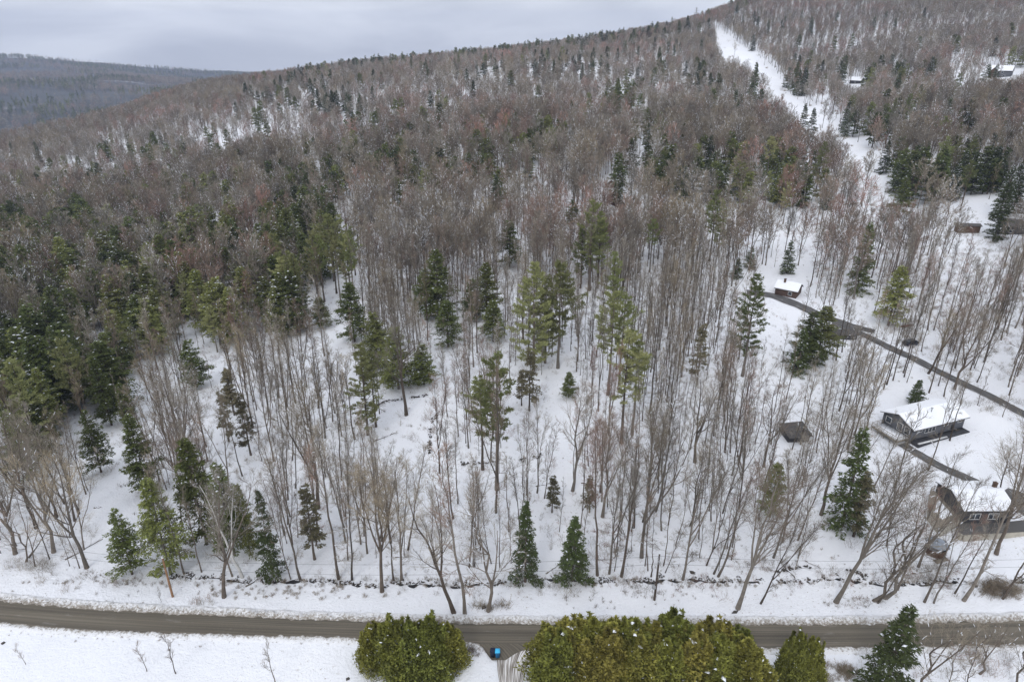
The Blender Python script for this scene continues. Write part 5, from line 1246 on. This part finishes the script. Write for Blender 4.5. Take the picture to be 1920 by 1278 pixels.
g = Geo().add(V, [(i*7+j, i*7+j+1, i*7+j+8, i*7+j+7) for i in range(12) for j in range(6)]); link('hull', g.mesh('hull', [flat('faded red paint', (.20, .045, .04), .7, .2)], True), o)
g = Geo(); g.add(*tubes(np.array([[[2.4*a, 0, .52*(1-.3*a*a)*(1-a**6)+.01] for a in t[1:-1]]]), np.full((1, 11), .04), 4)); link('keel', g.mesh('keel', [BROWN]), o)
# ------------------------------------------------------------------ logs, walls of stone, rocks, brush
def log_(label, a, b, rad=.17, za=.1, zb=.1):
    A = at(*a) + [0, 0, za]; B = at(*b) + [0, 0, zb]; mid = (A+B)/2; o = thing('fallen_log', label, 'log', A, 0, 'fallen logs and limbs in the snow')
    t = np.linspace(0, 1, 8)[:, None]; r = np.random.default_rng(int(a[0])); P_ = (B-A)*t + r.normal(0, .07, (8, 3)); R1_ = np.linspace(rad, rad*.45, 8)[None]
    link('trunk', Geo().add(*tubes(P_[None], R1_, 7)).mesh('trunk', [BARK], True), o)
    Q, Rn = grow(P_[None], R1_, 7, .35, 1, .5, 1.2, lambda t, l, r: l*.25*r.uniform(.4, 1, len(t)), 4, .02, .1, r, rk=.4); link('branches', Geo().add(*tubes(Q, np.maximum(Rn, .02), 3)).mesh('branches', [BARK]), o)
    link('snow_cover', Geo().add(*tubes((P_[1:7]+[0, 0, rad*.55])[None], np.array([[.2, .8, .7, .8, .6, .15]])*rad*.8, 6)).mesh('snow_cover', [CLUMP], True), o)
for a in [('snow-topped log slanting up from the crooked stump at left', (55, 1046), (100, 1018), .2, .3, 3.2), ('dark log leaning across the stream left of centre', (460, 1100), (497, 1078), .14),
    ('short dark log lying level behind the stream, left of centre', (741, 1044), (764, 1043), .12), ('log leaning between the two dark stream conifers', (1023, 1076), (1050, 1057), .14),
    ('forked log sloping down to the stream, right of centre', (1462, 1050), (1492, 1084), .16), ('thin fallen limb right of the forked log', (1508, 1052), (1537, 1064), .08),
    ('dark tangled log at the left of the central glade', (700, 828), (740, 812), .16), ('log lying under the yellow-green glade pine', (698, 760), (722, 772), .14),
    ('fallen trunk between slim trees right of the tallest pine', (1005, 912), (1035, 905), .14), ('log on the snow above the shed with dark roof', (1525, 455), (1558, 449), .18),
    ('fallen stem lying in the left glade', (176, 952), (190, 950), .14), ('dark branchy log at the foot of the left glade', (125, 1048), (192, 1010), .13),
    ('fallen log on the bank below the gazebo', (1710, 1076), (1745, 1070), .14), ('log among the slim trunks of the lower middle stand', (1090, 905), (1130, 912), .13)]: log_(*a)
ROCK = flat('dark stone', (.075, .068, .06), .9, .35, 3)
def stonewall(label, pts):
    C_ = px_line(pts, 30); r = np.random.default_rng(int(pts[0][0])); n = int(np.linalg.norm(np.diff(C_, axis=0), axis=1).sum()*4.5); t = r.uniform(0, 1, n)*(len(C_)-1.01); i = t.astype(int); f = (t-i)[:, None]
    xy = C_[i]*(1-f)+C_[i+1]*f + r.normal(0, .22, (n, 2)); m = vnoise(xy[:, 0], xy[:, 1], 2.2, 3) > -.35; xy = xy[m]; z = terrain(xy[:, 0], xy[:, 1]) + r.uniform(0, .35, len(xy))
    g = Geo().add(*clumps(np.column_stack([xy, z]), r.uniform(.14, .38, len(xy)), r, .7)); k = r.uniform(size=len(xy)) < .3
    g.add(*clumps(np.column_stack([xy, z+.28])[k], r.uniform(.12, .3, k.sum()), r, .35), 1)
    tag(link('stone_wall', g.mesh('stone_wall', [ROCK, CLUMP])), label, 'stone wall')
stonewall('tumbled stone wall curving round the head of the central glade', [(702, 762), (728, 752), (765, 748), (802, 740)])
stonewall('short dark line of stones down the right side of the glade', [(804, 860), (806, 830), (808, 800), (822, 772)])
stonewall('broken stone wall crossing behind the tallest pine', [(862, 872), (905, 868), (940, 866), (968, 862), (1000, 860), (1018, 850)])
stonewall('dark stony bank above the stream left of the crooked trees', [(1462, 1072), (1478, 1068), (1500, 1062), (1518, 1066)])
stonewall('dark stony bank above the stream right of the thick leaning tree', [(1556, 1072), (1572, 1068), (1600, 1072), (1630, 1082)])
def rock(label, px, py, s_):
    p = at(px, py); r = np.random.default_rng(px); g = Geo().add(*clumps(np.array([[0, 0, .1], [.3, .1, .05]])*s_, [s_, s_*.7], r, .7)); o = link('rock', g.mesh('rock', [ROCK]), None, p); tag(o, label, 'rock')
rock('small dark rock on the open snow left of the left hedge', 652, 1272, .35); rock('small dark rock in the lower left corner', 6, 1205, .35)
rock('dark boulder in snow behind the stream, right of centre', 1298, 1073, .55); rock('brown clump of earth at the foot of the drooping roadside tree', 907, 1138, .5)
rock('dark rock below the spiky roadside tree', 1378, 1147, .5)
# brush
def bush(seed, h, n, mat_, w_=.03, name='brush'):
    r = np.random.default_rng(seed); g = Geo(); az = r.uniform(0, 6.28, n); b0 = np.stack([r.normal(0, .25*h, n), r.normal(0, .25*h, n), np.full(n, -.05)], 1)
    d = nrm(np.stack([np.cos(az)*.5, np.sin(az)*.5, r.uniform(.5, 1.2, n)], 1)+r.normal(0, .15, (n, 3))); P1 = b0 + d*(h*r.uniform(.5, 1.1, n))[:, None]
    g.add(*ribbons(b0, P1, np.full(n, w_), r)); j = r.integers(0, n, n*2); f = r.uniform(.3, .9, n*2)[:, None]; q = b0[j]*(1-f)+P1[j]*f
    g.add(*ribbons(q, q+nrm(d[j]+r.normal(0, .6, (n*2, 3)))*h*.35, np.full(n*2, w_*.8), r)); return g.mesh(name, [mat_])
i0 = len(LOWP)
LOWP += [bush(1, 1.1, 16, TWIG), bush(2, 1.8, 26, TWIG), bush(3, .6, 12, TWIG), bush(4, 1.3, 50, STRAW, .05, 'dry_grass'), bush(5, .7, 24, STRAW, .04, 'dry_grass')]
for sd in (1, 2, 3):
    q = np.random.default_rng(sd+70); g = Geo().add(*clumps(q.normal(0, .28, (5, 3))*[1, .7, .15]+[0, 0, .08], q.uniform(.12, .3, 5), q, .6)); g.add(*clumps(q.normal(0, .2, (2, 3))*[1, 1, .1]+[0, 0, .25], q.uniform(.1, .2, 2), q, .3), 1); LOWP.append(g.mesh('stones', [ROCK, CLUMP]))
r5 = np.random.default_rng(55); BR = []
def addb(x, y, kinds, s0=.6, s1=1.3):
    BR.append((i0+kinds[int(r5.integers(len(kinds)))], x, y, float(terrain(x, y)), r5.uniform(0, 6.28), r5.uniform(s0, s1)))
n = 19000; Yb = np.sqrt(r5.uniform(86**2, 290**2, n)); Xb = Yb*r5.uniform(-.9, .9, n); kb = .42+.6*vnoise(Xb, Yb, 17, 71); bx, by, _ = project(Xb, Yb, terrain(Xb, Yb))
for x, y, k_, px, py in zip(Xb, Yb, kb, bx, by):
    if r5.uniform() < k_ and not any(inside(px, py, q) for q, kk, _ in CLEAR if kk < .07): addb(x, y, (0, 0, 1, 2, 2))
for cx, cy, rx, ry, n, ks in [(1000, 1093, 960, 9, 330, (0, 2, 2, 4)), (160, 1083, 110, 12, 40, (0, 2)), (1225, 1112, 60, 10, 22, (0, 2)), (1130, 1125, 160, 18, 26, (2,)), (560, 1112, 200, 12, 60, (2, 4)), (380, 1128, 30, 8, 10, (0,)),
    (1880, 1108, 45, 14, 70, (3, 4, 1)), (1600, 1130, 60, 10, 34, (0, 2)), (920, 1135, 30, 10, 16, (3, 0)), (1560, 1262, 40, 18, 46, (3, 4)), (885, 1222, 22, 10, 34, (2, 0)), (1760, 1230, 160, 40, 34, (0, 1)), (1840, 1250, 90, 30, 26, (1, 1, 0)), (1750, 1075, 60, 20, 46, (1, 0)),
    (1650, 1080, 120, 14, 50, (0, 2)), (1870, 760, 60, 14, 30, (1, 0)), (1760, 560, 150, 60, 110, (1, 0)), (1700, 480, 200, 60, 260, (0, 1)), (1820, 640, 130, 90, 200, (0, 1)), (1620, 650, 120, 60, 120, (0, 1)), (1560, 800, 60, 60, 70, (0, 1)), (1440, 1060, 60, 10, 24, (0,)), (60, 1060, 60, 10, 24, (0, 1))]:
    for k in range(n):
        a_, q_ = r5.uniform(0, 6.28), math.sqrt(r5.uniform()); pp = at(cx+rx*q_*math.cos(a_), cy+ry*q_*math.sin(a_)); addb(pp[0], pp[1], ks)
for k in range(330):
    q = C[int(r5.integers(len(C)))]; addb(q[0]+r5.normal(0, .5), q[1]+abs(r5.normal(.15, .5)), (5, 6, 7, 2), .4, 1.1)
for k in range(150):
    q = ROW[int(r5.integers(len(ROW)))]; pp = at(q[0]+r5.uniform(-40, 40), q[1]+r5.uniform(-12, 30)); addb(pp[0], pp[1], (0, 1, 1, 3), .8, 2.2)
# stalks and soil along the ploughed edges of the road
for E in (RT, RB2):
    for k in range(420):
        q = E[int(r5.integers(len(E)))]; s_ = 1 if E is RT else -1; addb(q[0]+r5.uniform(-.2, .2), q[1]+s_*abs(r5.normal(.5, .6)), (2, 4), .2, .6)
instancer('undergrowth', BR, 'leafless brush and dry weeds poking through the snow', 'undergrowth')
# ------------------------------------------------------------------ haze
def m_haze():
    m = bpy.data.materials.new('haze'); m.use_nodes = True; t = m.node_tree; t.nodes.clear(); o = t.nodes.new('ShaderNodeOutputMaterial'); v = t.nodes.new('ShaderNodeVolumePrincipled')
    v.inputs['Color'].default_value = (.60, .70, .95, 1); v.inputs['Density'].default_value = .00011; v.inputs['Anisotropy'].default_value = .1; t.links.new(v.outputs[0], o.inputs['Volume']); return m
g = Geo(); box(g, -11500, 11500, -90, 7050, -640, 260); hz = link('haze', g.mesh('haze', [m_haze()])); tag(hz, kind='stuff', label='thin pale blue haze over the valley and far slopes', cat='haze')
